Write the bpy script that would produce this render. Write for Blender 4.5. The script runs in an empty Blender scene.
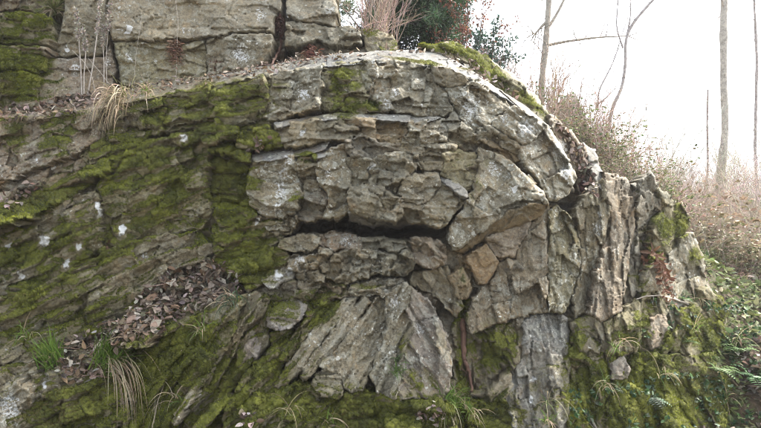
import bpy, math, random
import numpy as np
from mathutils import Vector, Matrix
from mathutils.geometry import delaunay_2d_cdt
from mathutils.bvhtree import BVHTree

random.seed(7)
RNG = np.random.default_rng(7)
scene = bpy.context.scene
COL = scene.collection

# ------------------------------------------------------------------ camera, sky, sun, exposure
W, H, FPX = 761.0, 428.0, 620.0
CAM = np.array((0.0, -6.2, 1.7))
PITCH = math.radians(3.0)
cam_data = bpy.data.cameras.new('camera')
cam_data.sensor_width = 36.0
cam_data.lens = 36.0 * FPX / W
cam_data.clip_end = 1500
cam = bpy.data.objects.new('camera', cam_data)
COL.objects.link(cam)
cam.location = CAM
cam.rotation_euler = (math.pi / 2 + PITCH, 0, 0)
scene.camera = cam

SUN_EL, SUN_AZ = math.radians(50), math.radians(60)      # azimuth from +Y towards +X
world = bpy.data.worlds.new('World')
scene.world = world
world.use_nodes = True
wn, wl = world.node_tree.nodes, world.node_tree.links
wn.clear()
sky = wn.new('ShaderNodeTexSky')
sky.sky_type = 'NISHITA'
sky.sun_disc = False
sky.sun_elevation = SUN_EL
sky.sun_rotation = SUN_AZ
sky.air_density = 1.0
sky.dust_density = 4.0
sky.ozone_density = 1.0
hs = wn.new('ShaderNodeHueSaturation')
hs.inputs['Saturation'].default_value = 0.35
bg = wn.new('ShaderNodeBackground')
bg.inputs['Strength'].default_value = 0.13
wo = wn.new('ShaderNodeOutputWorld')
wl.new(sky.outputs[0], hs.inputs['Color'])
wl.new(hs.outputs[0], bg.inputs['Color'])
wl.new(bg.outputs[0], wo.inputs['Surface'])

sun_data = bpy.data.lights.new('sun', 'SUN')
sun_data.energy = 2.0
sun_data.angle = math.radians(8)
sun_data.color = (1.0, 0.94, 0.85)
sun = bpy.data.objects.new('sun', sun_data)
COL.objects.link(sun)
sd = Vector((math.sin(SUN_AZ) * math.cos(SUN_EL), math.cos(SUN_AZ) * math.cos(SUN_EL), math.sin(SUN_EL)))
sun.rotation_euler = (-sd).to_track_quat('-Z', 'Y').to_euler()
sun.location = sd * 30

vs = scene.view_settings
vs.view_transform = 'Standard'
vs.look = 'None'
vs.gamma = 1.0
vs.use_curve_mapping = False
vs.exposure = 2.35
scene.cycles.filter_width = 1.0
scene.cycles.denoising_prefilter = 'FAST'

# ------------------------------------------------------------------ numeric helpers
CP, SP = math.cos(PITCH), math.sin(PITCH)

def rays(px, py):
    a = (np.asarray(px, float) - W / 2) / FPX
    b = -(np.asarray(py, float) - H / 2) / FPX
    return np.stack([a, CP - b * SP, SP + b * CP], -1)

def at(px, py, Y):
    r = rays(px, py)
    t = (np.asarray(Y, float) - CAM[1]) / r[..., 1]
    return CAM + r * t[..., None]

def h3(ix, iy, iz, seed):
    M = np.uint32
    with np.errstate(over='ignore'):
        h = (ix.astype(np.int64) & 0xffffffff).astype(M) * M(374761393)
        h = h + (iy.astype(np.int64) & 0xffffffff).astype(M) * M(668265263)
        h = h + (iz.astype(np.int64) & 0xffffffff).astype(M) * M(2147483647 // 3)
        h = h + M((seed * 974711) & 0xffffffff)
        h = (h ^ (h >> M(13))) * M(1274126177)
        h = (h ^ (h >> M(16))) * M(2246822519)
        h = h ^ (h >> M(15))
    return h.astype(np.float64) / 4294967295.0

def vn(x, y, z=0.0, seed=0):
    x = np.asarray(x, float); y = np.asarray(y, float); z = np.asarray(z, float) + x * 0
    ix, iy, iz = np.floor(x), np.floor(y), np.floor(z)
    fx, fy, fz = x - ix, y - iy, z - iz
    fx = fx * fx * (3 - 2 * fx); fy = fy * fy * (3 - 2 * fy); fz = fz * fz * (3 - 2 * fz)
    r = 0
    for dx in (0, 1):
        wx = fx if dx else 1 - fx
        for dy in (0, 1):
            wy = fy if dy else 1 - fy
            for dz in (0, 1):
                wz = fz if dz else 1 - fz
                r = r + wx * wy * wz * h3(ix + dx, iy + dy, iz + dz, seed)
    return r * 2 - 1

def fbm(x, y, z=0.0, seed=0, octv=4):
    a, f, r, n = 1.0, 1.0, 0, 0
    for k in range(octv):
        r = r + a * vn(np.asarray(x) * f, np.asarray(y) * f, np.asarray(z) * f, seed + 17 * k)
        n += a; a *= 0.55; f *= 2.03
    return r / n

def facets(s, t, seed):
    """broken planar facets: nearest seed's own tilted plane, and how near the joint is"""
    i, j = np.floor(s), np.floor(t)
    b1 = np.full(s.shape, 9e9); b2 = np.full(s.shape, 9e9)
    val = np.zeros(s.shape)
    z = np.zeros_like(i)
    for di in (-1, 0, 1):
        for dj in (-1, 0, 1):
            a, b = i + di, j + dj
            sx = a + 0.15 + 0.7 * h3(a, b, z, seed)
            sy = b + 0.15 + 0.7 * h3(a, b, z + 1, seed)
            hh = h3(a, b, z + 2, seed) - 0.5
            g1 = h3(a, b, z + 3, seed) - 0.5
            g2 = h3(a, b, z + 4, seed) - 0.5
            dx, dy = s - sx, t - sy
            d = dx * dx + dy * dy
            v = hh + 1.6 * (g1 * dx + g2 * dy)
            near = d < b1
            b2 = np.where(near, b1, np.minimum(b2, d))
            val = np.where(near, v, val)
            b1 = np.where(near, d, b1)
    return val, np.sqrt(b2) - np.sqrt(b1)

def tps(points, lin=True):
    P = np.array(points, float)
    X = P[:, :2] / 100.0
    n = len(X)
    d = np.linalg.norm(X[:, None] - X[None], axis=-1)
    K = np.where(d > 0, d * d * np.log(d + 1e-12), 0) + np.eye(n) * 0.02
    A = np.zeros((n + 3, n + 3))
    A[:n, :n] = K; A[:n, n] = 1; A[:n, n + 1:] = X; A[n, :n] = 1; A[n + 1:, :n] = X.T
    w = np.linalg.solve(A, np.concatenate([P[:, 2], np.zeros(3)]))
    def f(px, py):
        q = np.stack([np.asarray(px, float), np.asarray(py, float)], -1) / 100.0
        sh = q.shape[:-1]; q = q.reshape(-1, 2)
        dd = np.linalg.norm(q[:, None] - X[None], axis=-1)
        r = np.where(dd > 0, dd * dd * np.log(dd + 1e-12), 0) @ w[:n] + w[n] + q @ w[n + 1:]
        return r.reshape(sh)
    return f

def inside(px, py, poly):
    P = np.asarray(poly, float); n = len(P)
    r = np.zeros(px.shape, bool)
    for k in range(n):
        x1, y1 = P[k]; x2, y2 = P[(k + 1) % n]
        if y1 == y2: continue
        c = ((y1 > py) != (y2 > py)) & (px < (x2 - x1) * (py - y1) / (y2 - y1) + x1)
        r ^= c
    return r

def segdist(px, py, poly):
    P = np.asarray(poly, float); Q = np.roll(P, -1, 0)
    best = np.full(px.shape, 1e9)
    for a, b in zip(P, Q):
        d = b - a; L = d @ d + 1e-9
        t = np.clip(((px - a[0]) * d[0] + (py - a[1]) * d[1]) / L, 0, 1)
        best = np.minimum(best, (px - a[0] - t * d[0]) ** 2 + (py - a[1] - t * d[1]) ** 2)
    return np.sqrt(best)

# ------------------------------------------------------------------ object helpers
def new_mesh(name, V, T=None, Q=None, smooth=True, cols=None, fattr=None):
    me = bpy.data.meshes.new(name)
    V = np.asarray(V, np.float32).reshape(-1, 3)
    T = np.zeros((0, 3), np.int32) if T is None else np.asarray(T, np.int32).reshape(-1, 3)
    Q = np.zeros((0, 4), np.int32) if Q is None else np.asarray(Q, np.int32).reshape(-1, 4)
    me.vertices.add(len(V))
    me.vertices.foreach_set('co', V.ravel())
    nl = T.size + Q.size
    me.loops.add(nl)
    me.loops.foreach_set('vertex_index', np.concatenate([T.ravel(), Q.ravel()]).astype(np.int32))
    me.polygons.add(len(T) + len(Q))
    ls = np.concatenate([np.arange(len(T)) * 3, T.size + np.arange(len(Q)) * 4]).astype(np.int32)
    me.polygons.foreach_set('loop_start', ls)
    if smooth:
        me.polygons.foreach_set('use_smooth', np.ones(len(ls), bool))
    if cols is not None:
        a = me.color_attributes.new('col', 'FLOAT_COLOR', 'POINT')
        c = np.ones((len(V), 4), np.float32); c[:, :3] = cols
        a.data.foreach_set('color', c.ravel())
    for k, v in (fattr or {}).items():
        a = me.attributes.new(k, 'FLOAT', 'POINT')
        a.data.foreach_set('value', np.asarray(v, np.float32))
    me.update(calc_edges=True)
    me.validate()
    return me

def add(name, me, mat, parent=None, kind=None):
    o = bpy.data.objects.new(name, me)
    if mat is not None and not me.materials: me.materials.append(mat)
    COL.objects.link(o)
    if parent is not None: o.parent = parent
    if kind: o['kind'] = kind
    return o

def tag(o, label, cat, group=None, kind=None):
    o['label'] = label
    o['category'] = cat
    if group: o['group'] = group
    if kind: o['kind'] = kind
    return o

def thing(name, label, cat, loc=(0, 0, 0), group=None):
    o = bpy.data.objects.new(name, None)
    o.empty_display_size = 0.1
    COL.objects.link(o)
    o.location = tuple(float(v) for v in loc)
    return tag(o, label, cat, group)

def copy_tree(root):
    c = root.copy(); COL.objects.link(c)
    for ch in root.children:
        k = ch.copy(); COL.objects.link(k); k.parent = c
    return c

class MB:
    """collects tubes, blades and leaves into one mesh with vertex colours"""
    def __init__(s): s.V, s.T, s.C, s.n = [], [], [], 0
    def put(s, V, T, c):
        V = np.asarray(V, float); T = np.asarray(T, int)
        s.V.append(V); s.T.append(T + s.n)
        c = np.asarray(c, float)
        s.C.append(np.broadcast_to(c, (len(V), 3)) if c.ndim == 1 else c)
        s.n += len(V)
    def tube(s, P, R, c, sides=5):
        P = np.asarray(P, float); n = len(P)
        R = np.broadcast_to(np.asarray(R, float), (n,))
        tg = np.gradient(P, axis=0)
        tg /= np.linalg.norm(tg, axis=1, keepdims=True) + 1e-9
        ref = np.array((0.31, 0.77, 0.55)) if abs(tg[:, 2]).mean() > 0.7 else np.array((0.1, 0.2, 0.97))
        u = np.cross(tg, ref); u /= np.linalg.norm(u, axis=1, keepdims=True) + 1e-9
        v = np.cross(tg, u)
        a = np.arange(sides) * 2 * np.pi / sides
        V = P[:, None] + R[:, None, None] * (np.cos(a)[None, :, None] * u[:, None] + np.sin(a)[None, :, None] * v[:, None])
        V = V.reshape(-1, 3)
        i = np.arange(n - 1)[:, None] * sides; k = np.arange(sides)[None]; k2 = (k + 1) % sides
        q = np.stack([i + k, i + k2, i + sides + k2, i + sides + k], -1).reshape(-1, 4)
        T = np.concatenate([q[:, [0, 1, 2]], q[:, [0, 2, 3]]])
        e = (n - 1) * sides
        T = np.concatenate([T, [[e, e + j, e + j + 1] for j in range(1, sides - 1)]])
        if np.asarray(c).ndim == 2: c = np.repeat(np.asarray(c), sides, axis=0)
        s.put(V, T, c)
    def blade(s, p, d, L, w, droop, c, n=5):
        """a grass blade bending over under its own weight"""
        p = np.asarray(p, float); d = np.asarray(d, float); d = d / (np.linalg.norm(d) + 1e-9)
        pts = [p]
        for k in range(n):
            d = d + np.array((0, 0, -droop / n)); d /= np.linalg.norm(d)
            pts.append(pts[-1] + d * L / n)
        pts = np.array(pts)
        side = np.cross(pts[-1] - pts[0], (random.uniform(-1, 1), random.uniform(-1, 1), .6)); side /= np.linalg.norm(side) + 1e-9
        ww = w * (1 - (np.arange(n + 1) / n) ** 1.6) * 0.5 + 0.0003
        V = np.concatenate([pts - side * ww[:, None], pts + side * ww[:, None]])
        m = n + 1
        T = []
        for k in range(n): T += [[k, k + 1, m + k + 1], [k, m + k + 1, m + k]]
        s.put(V, T, c)
    def leaf(s, p, d, nrm, L, w, c, fold=0.25, curl=0.3):
        """a leaf: midrib fold and curled tip, pointed at both ends"""
        p = np.asarray(p, float)
        d = np.asarray(d, float); d = d / (np.linalg.norm(d) + 1e-9)
        nrm = np.asarray(nrm, float); nrm = nrm - d * (nrm @ d)
        nrm = nrm / (np.linalg.norm(nrm) + 1e-9)
        b = np.cross(d, nrm)
        t = np.array((0, .28, .68, 1.0)); ww = np.array((0.06, 1.0, .78, 0)) * w / 2
        mid = p + d * (t * L)[:, None] + nrm * (curl * L * t * t)[:, None]
        e1 = mid + b * ww[:, None] + nrm * (ww * fold * 2)[:, None]
        e2 = mid - b * ww[:, None] + nrm * (ww * fold * 2)[:, None]
        V = np.concatenate([mid, e1[1:3], e2[1:3]])
        s.put(V, [[0, 1, 4], [1, 2, 5], [1, 5, 4], [2, 3, 5], [0, 6, 1], [1, 6, 7], [1, 7, 2], [2, 7, 3]], c)
    def mesh(s, name, smooth=True):
        return new_mesh(name, np.concatenate(s.V), np.concatenate(s.T), cols=np.concatenate(s.C), smooth=smooth)

def rv(): return RNG.normal(size=3)
def jit(c, a=0.15):
    c = np.array(c, float)
    return np.clip(c * (1 + RNG.uniform(-a, a)) * (1 + RNG.uniform(-a * .4, a * .4, 3)), 0, .9)

# ------------------------------------------------------------------ materials
def mat_new(name):
    m = bpy.data.materials.new(name)
    m.use_nodes = True
    nt = m.node_tree
    nt.nodes.clear()
    o = nt.nodes.new('ShaderNodeOutputMaterial')
    return m, nt, o

def N(nt, typ, **kw):
    n = nt.nodes.new(typ)
    for k, v in kw.items():
        if k in n.inputs: n.inputs[k].default_value = v
        else: setattr(n, k, v)
    return n

def ramp(nt, src, stops):
    r = nt.nodes.new('ShaderNodeValToRGB')
    el = r.color_ramp.elements
    while len(el) < len(stops): el.new(0.5)
    for e, (p, c) in zip(el, stops):
        e.position = p
        e.color = c if len(c) == 4 else (*c, 1)
    nt.links.new(src, r.inputs[0])
    return r.outputs[0]

def mixc(nt, fac, a, b, mode='MIX'):
    m = nt.nodes.new('ShaderNodeMix'); m.data_type = 'RGBA'; m.blend_type = mode
    for sock, v in ((m.inputs[0], fac), (m.inputs[6], a), (m.inputs[7], b)):
        if hasattr(v, 'is_linked'): nt.links.new(v, sock)
        else: sock.default_value = v if not isinstance(v, tuple) or len(v) == 4 else (*v, 1)
    return m.outputs[2]

def math_(nt, op, a, b=0.0, c=None, clamp=False):
    m = nt.nodes.new('ShaderNodeMath'); m.operation = op; m.use_clamp = clamp
    for i, v in enumerate((a, b, c)):
        if v is None: continue
        if hasattr(v, 'is_linked'): nt.links.new(v, m.inputs[i])
        else: m.inputs[i].default_value = v
    return m.outputs[0]

def noise(nt, vec, scale, detail=5, rough=.6, dist=0.0):
    n = N(nt, 'ShaderNodeTexNoise', Scale=scale, Detail=detail, Roughness=rough, Distortion=dist)
    nt.links.new(vec, n.inputs['Vector'])
    return n.outputs['Fac']

def rock_material():
    m, nt, out = mat_new('mossy_sandstone')
    L = nt.links
    geo = N(nt, 'ShaderNodeNewGeometry')
    pos = geo.outputs['Position']
    tone = N(nt, 'ShaderNodeVertexColor', layer_name='col').outputs['Color']
    moss = N(nt, 'ShaderNodeAttribute', attribute_name='moss').outputs['Fac']
    lich = N(nt, 'ShaderNodeAttribute', attribute_name='lichen').outputs['Fac']
    # stone: broad weathering patches, grain, dark mineral specks
    broad = noise(nt, pos, 3.2, 6, .62, .6)
    fine = noise(nt, pos, 38, 5, .7)
    grain = noise(nt, pos, 170, 3, .6)
    c = mixc(nt, ramp(nt, broad, [(.3, (0, 0, 0)), (.7, (1, 1, 1))]), (0.70, 0.68, 0.66), (1.22, 1.2, 1.14))
    c = mixc(nt, 1.0, tone, c, 'MULTIPLY')
    c = mixc(nt, 1.0, c, ramp(nt, fine, [(.25, (.45, .44, .43)), (.5, (.95, .95, .95)), (.75, (1.5, 1.46, 1.38))]), 'MULTIPLY')
    c = mixc(nt, 1.0, c, ramp(nt, grain, [(.3, (.75, .75, .75)), (.7, (1.25, 1.25, 1.24))]), 'MULTIPLY')
    # rusty film
    rust = ramp(nt, noise(nt, pos, 5.5, 6, .65, 1.0), [(.55, (0, 0, 0)), (.72, (.55, .55, .55))])
    c = mixc(nt, rust, c, mixc(nt, 1.0, c, (1.35, .98, .62), 'MULTIPLY'))
    # crust lichen: pale green-grey skin in patches, plus white discs
    skin = math_(nt, 'MULTIPLY', ramp(nt, noise(nt, pos, 11, 8, .72, .4), [(.49, (0, 0, 0)), (.58, (1, 1, 1))]),
                 math_(nt, 'MULTIPLY', lich, 1.0, clamp=True))
    c = mixc(nt, math_(nt, 'MULTIPLY', skin, .75), c, mixc(nt, fine, (.24, .245, .19), (.52, .52, .45)))
    nv = N(nt, 'ShaderNodeTexNoise', Scale=30.0, Detail=3.0)
    L.new(pos, nv.inputs['Vector'])
    warp = N(nt, 'ShaderNodeVectorMath', operation='MULTIPLY_ADD')
    L.new(nv.outputs['Color'], warp.inputs[0]); warp.inputs[1].default_value = (.06, .06, .06); L.new(pos, warp.inputs[2])
    for sc_, thr, amt in ((11.0, .20, .9), (24.0, .30, .9), (55.0, .3, .6)):
        v = N(nt, 'ShaderNodeTexVoronoi', Scale=sc_)
        L.new(warp.outputs[0], v.inputs['Vector'])
        sep = N(nt, 'ShaderNodeSeparateColor'); L.new(v.outputs['Color'], sep.inputs[0])
        rad = math_(nt, 'MULTIPLY', math_(nt, 'POWER', sep.outputs[0], 3.0), math_(nt, 'MULTIPLY', lich, thr * 2))
        dm = math_(nt, 'SUBTRACT', rad, v.outputs['Distance'])
        dm = math_(nt, 'MULTIPLY', dm, 14.0, clamp=True)
        c = mixc(nt, math_(nt, 'MULTIPLY', dm, amt), c, mixc(nt, fine, (.36, .36, .31), (.66, .66, .6)))
    spot = N(nt, 'ShaderNodeAttribute', attribute_name='spot').outputs['Fac']
    sm = math_(nt, 'ADD', spot, math_(nt, 'MULTIPLY', math_(nt, 'SUBTRACT', noise(nt, pos, 45, 4, .7), .5), 1.1))
    sm = ramp(nt, sm, [(.5, (0, 0, 0)), (.6, (1, 1, 1))])
    c = mixc(nt, sm, c, mixc(nt, fine, (.42, .43, .40), (.74, .75, .74)))
    film = ramp(nt, math_(nt, 'ADD', moss, math_(nt, 'MULTIPLY', math_(nt, 'SUBTRACT', noise(nt, pos, 16, 6, .7), .5), .5)), [(.08, (0, 0, 0)), (.42, (.75, .75, .75))])
    c = mixc(nt, film, c, mixc(nt, fine, (.085, .075, .035), (.24, .215, .11)))
    # moss skin
    mn = noise(nt, pos, 48, 7, .75)
    mm = math_(nt, 'ADD', moss, math_(nt, 'MULTIPLY', math_(nt, 'SUBTRACT', mn, .5), 1.25))
    mm = ramp(nt, mm, [(.42, (0, 0, 0)), (.58, (1, 1, 1))])
    mc = mixc(nt, ramp(nt, noise(nt, pos, 4.5, 5, .65), [(.35, (0, 0, 0)), (.65, (1, 1, 1))]), (.05, .056, .016), (.17, .178, .034))
    mc = mixc(nt, 1.0, mc, ramp(nt, fine, [(.3, (.5, .5, .5)), (.7, (1.5, 1.5, 1.4))]), 'MULTIPLY')
    c = mixc(nt, mm, c, mc)
    bs = N(nt, 'ShaderNodeBsdfPrincipled', Roughness=.8)
    bs.inputs['Specular IOR Level'].default_value = .25
    L.new(c, bs.inputs['Base Color'])
    L.new(math_(nt, 'MULTIPLY_ADD', mm, .25, .68), bs.inputs['Roughness'])
    # relief
    lam = N(nt, 'ShaderNodeTexNoise', Scale=22.0, Detail=7.0, Roughness=.72)
    L.new(pos, lam.inputs['Vector'])
    pit = N(nt, 'ShaderNodeTexVoronoi', Scale=60.0); L.new(warp.outputs[0], pit.inputs['Vector'])
    hgt = math_(nt, 'MULTIPLY_ADD', pit.outputs['Distance'], .35, lam.outputs['Fac'])
    hgt = math_(nt, 'MULTIPLY_ADD', math_(nt, 'MULTIPLY', mm, noise(nt, pos, 140, 3, .7)), 1.2, hgt)
    b = N(nt, 'ShaderNodeBump', Strength=.85, Distance=.016)
    L.new(hgt, b.inputs['Height'])
    L.new(b.outputs[0], bs.inputs['Normal'])
    L.new(bs.outputs[0], out.inputs[0])
    return m

def plant_material(name, rough=.7, trans=0.0, spec=.2, var=.35):
    m, nt, out = mat_new(name)
    L = nt.links
    pos = N(nt, 'ShaderNodeNewGeometry').outputs['Position']
    c = N(nt, 'ShaderNodeVertexColor', layer_name='col').outputs['Color']
    c = mixc(nt, 1.0, c, ramp(nt, noise(nt, pos, 55, 3, .6), [(.3, (1 - var,) * 3), (.7, (1 + var,) * 3)]), 'MULTIPLY')
    bs = N(nt, 'ShaderNodeBsdfPrincipled', Roughness=rough)
    bs.inputs['Specular IOR Level'].default_value = spec
    L.new(c, bs.inputs['Base Color'])
    if trans:
        t = N(nt, 'ShaderNodeBsdfTranslucent'); L.new(c, t.inputs['Color'])
        mx = N(nt, 'ShaderNodeMixShader', Fac=trans)
        L.new(bs.outputs[0], mx.inputs[1]); L.new(t.outputs[0], mx.inputs[2]); L.new(mx.outputs[0], out.inputs[0])
    else:
        L.new(bs.outputs[0], out.inputs[0])
    return m

def bark_material():
    m, nt, out = mat_new('bark')
    L = nt.links
    pos = N(nt, 'ShaderNodeNewGeometry').outputs['Position']
    c = N(nt, 'ShaderNodeVertexColor', layer_name='col').outputs['Color']
    n1 = noise(nt, pos, 14, 6, .7, .5)
    c = mixc(nt, 1.0, c, ramp(nt, n1, [(.3, (.45, .43, .4)), (.52, (1, 1, 1)), (.75, (1.4, 1.4, 1.35))]), 'MULTIPLY')
    bs = N(nt, 'ShaderNodeBsdfPrincipled', Roughness=.85)
    L.new(c, bs.inputs['Base Color'])
    b = N(nt, 'ShaderNodeBump', Strength=.6, Distance=.02); L.new(n1, b.inputs['Height']); L.new(b.outputs[0], bs.inputs['Normal'])
    L.new(bs.outputs[0], out.inputs[0])
    return m

def ground_material():
    m, nt, out = mat_new('woodland_floor')
    L = nt.links
    pos = N(nt, 'ShaderNodeNewGeometry').outputs['Position']
    a = noise(nt, pos, 1.6, 6, .65); b_ = noise(nt, pos, 30, 5, .7)
    c = ramp(nt, a, [(.35, (.045, .035, .02)), (.5, (.09, .062, .038)), (.62, (.05, .065, .018)), (.75, (.12, .09, .06))])
    c = mixc(nt, 1.0, c, ramp(nt, b_, [(.3, (.5, .5, .5)), (.7, (1.6, 1.55, 1.5))]), 'MULTIPLY')
    bs = N(nt, 'ShaderNodeBsdfPrincipled', Roughness=.95)
    L.new(c, bs.inputs['Base Color'])
    b = N(nt, 'ShaderNodeBump', Strength=.8, Distance=.05); L.new(b_, b.inputs['Height']); L.new(b.outputs[0], bs.inputs['Normal'])
    L.new(bs.outputs[0], out.inputs[0])
    return m

M_ROCK = rock_material()
M_MOSS = plant_material('moss_fronds', .85, .25, .15, .3)
M_LEAF = plant_material('dead_leaf', .75, .15, .25, .25)
M_GREEN = plant_material('green_leaf', .55, .25, .35, .25)
M_BLADE = plant_material('grass_blade', .6, .3, .25, .2)
M_BARK = bark_material()
M_TWIG = plant_material('twig', .8, 0, .2, .3)
M_GROUND = ground_material()

# ------------------------------------------------------------------ terrain
def terrain_z(x, y):
    x = np.asarray(x, float); y = np.asarray(y, float)
    crest = np.interp(x, [-200, -10, 0, 1.0, 1.5, 2.5, 2.9, 3.4, 4.0, 4.7, 6.5, 9, 200], [5.6, 5.2, 4.3, 4.0, 3.6, 2.95, 2.7, 2.4, 1.95, 1.4, .8, .5, .4])
    slope = np.interp(x, [-10, 1.0, 3, 5, 9], [.28, .30, .36, .30, .22])
    front = -.28 + .03 * np.sin(x * 1.3) + np.interp(x, [3.4, 6], [0, .08])
    y0 = np.interp(x, [-10, 1, 3, 4.2, 6], [1.2, 1.2, 1.0, .4, .2])
    y1 = np.interp(x, [-10, 0, 1, 3, 5], [2.0, 2.1, 2.0, 2.0, 2.6])
    t = np.clip((y - y0) / (y1 - y0), 0, 1)
    back = np.maximum(0, y - y1)
    z = front + (crest - front) * t + slope * np.minimum(back, 5.5) + .10 * np.clip(back - 5.5, 0, 14) - .03 * np.clip(back - 30, 0, 200)
    z = z + .06 * fbm(x * .9, y * .9, 0, 5, 3) * np.clip(1 - np.abs(y) / 60, 0, 1)
    z = np.where(y < -2, z - .01 * (-2 - y) * np.clip(-(y + 2) / 10, 0, 1), z)
    return z

gx = np.concatenate([np.linspace(-220, -14, 24), np.arange(-13, 13, .16), np.linspace(14, 220, 24)])
gy = np.concatenate([np.linspace(-90, -8, 14), np.arange(-7, 14, .16), np.linspace(15, 260, 34)])
GX, GY = np.meshgrid(gx, gy)
GV = np.stack([GX, GY, terrain_z(GX, GY)], -1).reshape(-1, 3)
nx_, ny_ = len(gx), len(gy)
ii = (np.arange(ny_ - 1)[:, None] * nx_ + np.arange(nx_ - 1)[None]).ravel()
GQ = np.stack([ii, ii + 1, ii + nx_ + 1, ii + nx_], -1)
ground = add('ground', new_mesh('ground', GV, Q=GQ), M_GROUND, kind='structure')

# ------------------------------------------------------------------ rock: shape of the face, then block by block
YB = tps([(-60, 120, .30), (0, 120, .30), (-60, 250, .05), (0, 250, .02), (0, 430, -.65), (100, 105, .36), (100, 200, .1), (100, 330, -.30), (100, 430, -.6), (200, 90, .36), (200, 250, .08),
          (200, 340, -.25), (200, 430, -.55), (320, 68, .32), (320, 130, .08), (320, 200, .0), (320, 260, .02), (350, 330, -.2), (350, 420, -.45), (450, 70, .35),
          (450, 200, .0), (450, 300, .08), (450, 430, -.32), (540, 125, .32), (560, 190, .32), (540, 300, .18), (540, 430, -.1), (600, 190, .62),
          (600, 320, .36), (600, 430, .02), (650, 190, 1.0), (650, 320, .62), (650, 430, .2), (700, 260, 1.55), (700, 340, .95), (700, 430, .45), (755, 430, .85), (760, 330, 1.7)])
YU = tps([(-60, 0, 1.0), (0, 0, 1.0), (0, 100, .75), (100, 0, 1.15), (100, 95, .98), (200, 0, 1.15), (200, 82, .98), (280, 0, 1.2), (280, 62, 1.02), (340, 0, 1.3), (340, 55, 1.1), (395, 30, 1.35), (395, 53, 1.2)])

PAL = dict(gray=(.20, .178, .126), dark=(.115, .10, .077), light=(.26, .234, .175), brown=(.20, .152, .088), ochre=(.225, .16, .09), pink=(.235, .188, .14),
           blue=(.19, .193, .19), olive=(.19, .172, .10), umber=(.12, .09, .06))
# cushions and curtains of moss, in picture pixels: x, y, rx, ry, turn, strength
MOSS = [(190, 110, 75, 22, -12, .75), (150, 190, 70, 60, 0, .54), (60, 270, 90, 60, -25, .5), (230, 185, 26, 40, 0, .75), (30, 205, 70, 12, -22, .6), (60, 130, 18, 30, 20, .5),
        (20, 125, 14, 25, 0, .45), (345, 85, 18, 30, 0, .5), (340, 108, 30, 8, -5, .6), (371, 106, 10, 7, 0, .7), (250, 137, 22, 10, 0, .6), (304, 157, 10, 6, 0, .7),
        (170, 360, 50, 40, -30, .6), (90, 410, 110, 30, 0, .55), (250, 390, 60, 40, -20, .65), (310, 405, 70, 22, 0, .65), (255, 262, 35, 22, 0, .65),
        (325, 312, 16, 16, -40, .6), (400, 415, 80, 20, 0, .75), (350, 290, 30, 5, -5, .5), (496, 350, 20, 25, 0, .6), (495, 415, 30, 22, 0, .65), (462, 345, 6, 60, 0, .5),
        (630, 400, 80, 40, 0, .75), (650, 345, 60, 20, 0, .4), (675, 225, 14, 26, 25, .75), (648, 255, 10, 50, 5, .45), (695, 260, 8, 16, 10, .5), (580, 370, 14, 50, 0, .4),
        (20, 30, 45, 22, 0, .6), (20, 75, 40, 35, 0, .55), (505, 83, 55, 6, 40, .6), (450, 50, 40, 4, 8, .55), (430, 63.5, 40, 1.6, 9, .8), (590, 90, 16, 8, 0, .0), (720, 330, 25, 30, 0, .5), (458, 165, 12, 16, 0, .3),
        (60, 320, 100, 25, -28, .3), (120, 240, 60, 60, 0, .28), (480, 180, 5, 25, 20, .35), (295, 200, 8, 8, 0, .4), (283, 310, 16, 14, 0, .3), (405, 345, 9, 14, 0, .35), (425, 380, 22, 12, 0, .45)]
# bare or lichen-white places: x, y, r, strength
SPOT = [(98, 207, 5, 1.0), (100, 213, 4, 1), (122, 230, 5, 1), (44, 241, 6, 1), (9, 246, 4, .9), (79, 246, 4, .9), (67, 264, 4, .9), (21, 277, 5, .9), (185, 137, 5, 1), (54, 167, 6, .6), (36, 160, 6, .6),
        (284, 172, 13, 0.56), (282, 190, 13, 0.56), (279, 208, 10, 0.56), (288, 160, 8, 0.56), (304, 133, 4, .9), (278, 275, 6, .9), (290, 270, 5, .9), (257, 222, 4, .9), (235, 190, 4, .7), (143, 255, 5, .6), (240, 53, 14, 0.56), (330, 12, 12, 0.5), (260, 15, 14, 0.5),
        (248, 58, 9, 0.5), (108, 62, 8, 0.56), (130, 58, 8, 0.56), (75, 69, 12, 0.56), (128, 29, 5, .9), (67, 49, 4, .8), (185, 30, 7, 0.5), (303, 95, 13, 0.56), (388, 104, 11, 0.56), (395, 92, 9, 0.56), (372, 165, 5, .8), (328, 174, 8, 0.55),
        (515, 189, 5, .9), (508, 178, 9, 0.4), (470, 105, 18, 0.55), (525, 128, 18, 0.56), (560, 150, 18, 0.56), (566, 172, 12, 0.56), (505, 118, 12, 0.5), (495, 170, 16, 0.5), (531, 400, 4, .9), (533, 378, 4, .8), (600, 213, 5, .6), (10, 405, 22, 0.56), (395, 302, 12, 0.56), (420, 330, 14, 0.5), (300, 262, 14, 0.55), (345, 240, 14, 0.5), (598, 230, 12, 0.5), (615, 250, 12, 0.45), (560, 270, 14, 0.45),
        (350, 312, 10, 0.35), (450, 300, 5, .5), (446, 262, 5, .5), (262, 215, 5, .5), (120, 30, 3, .7), (155, 60, 5, .5), (86, 345, 5, .5), (49, 358, 5, .8), (44, 385, 4, .8)]

def blobs(px, py):
    r = np.zeros(px.shape)
    for x, y, rx, ry, a, s in MOSS:
        ca, sa = math.cos(math.radians(a)), math.sin(math.radians(a))
        dx, dy = px - x, py - y
        u, v = (dx * ca + dy * sa) / rx, (-dx * sa + dy * ca) / ry
        r = np.maximum(r, s * np.clip(1.55 - np.sqrt(u * u + v * v), 0, 1))
    return r

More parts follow.
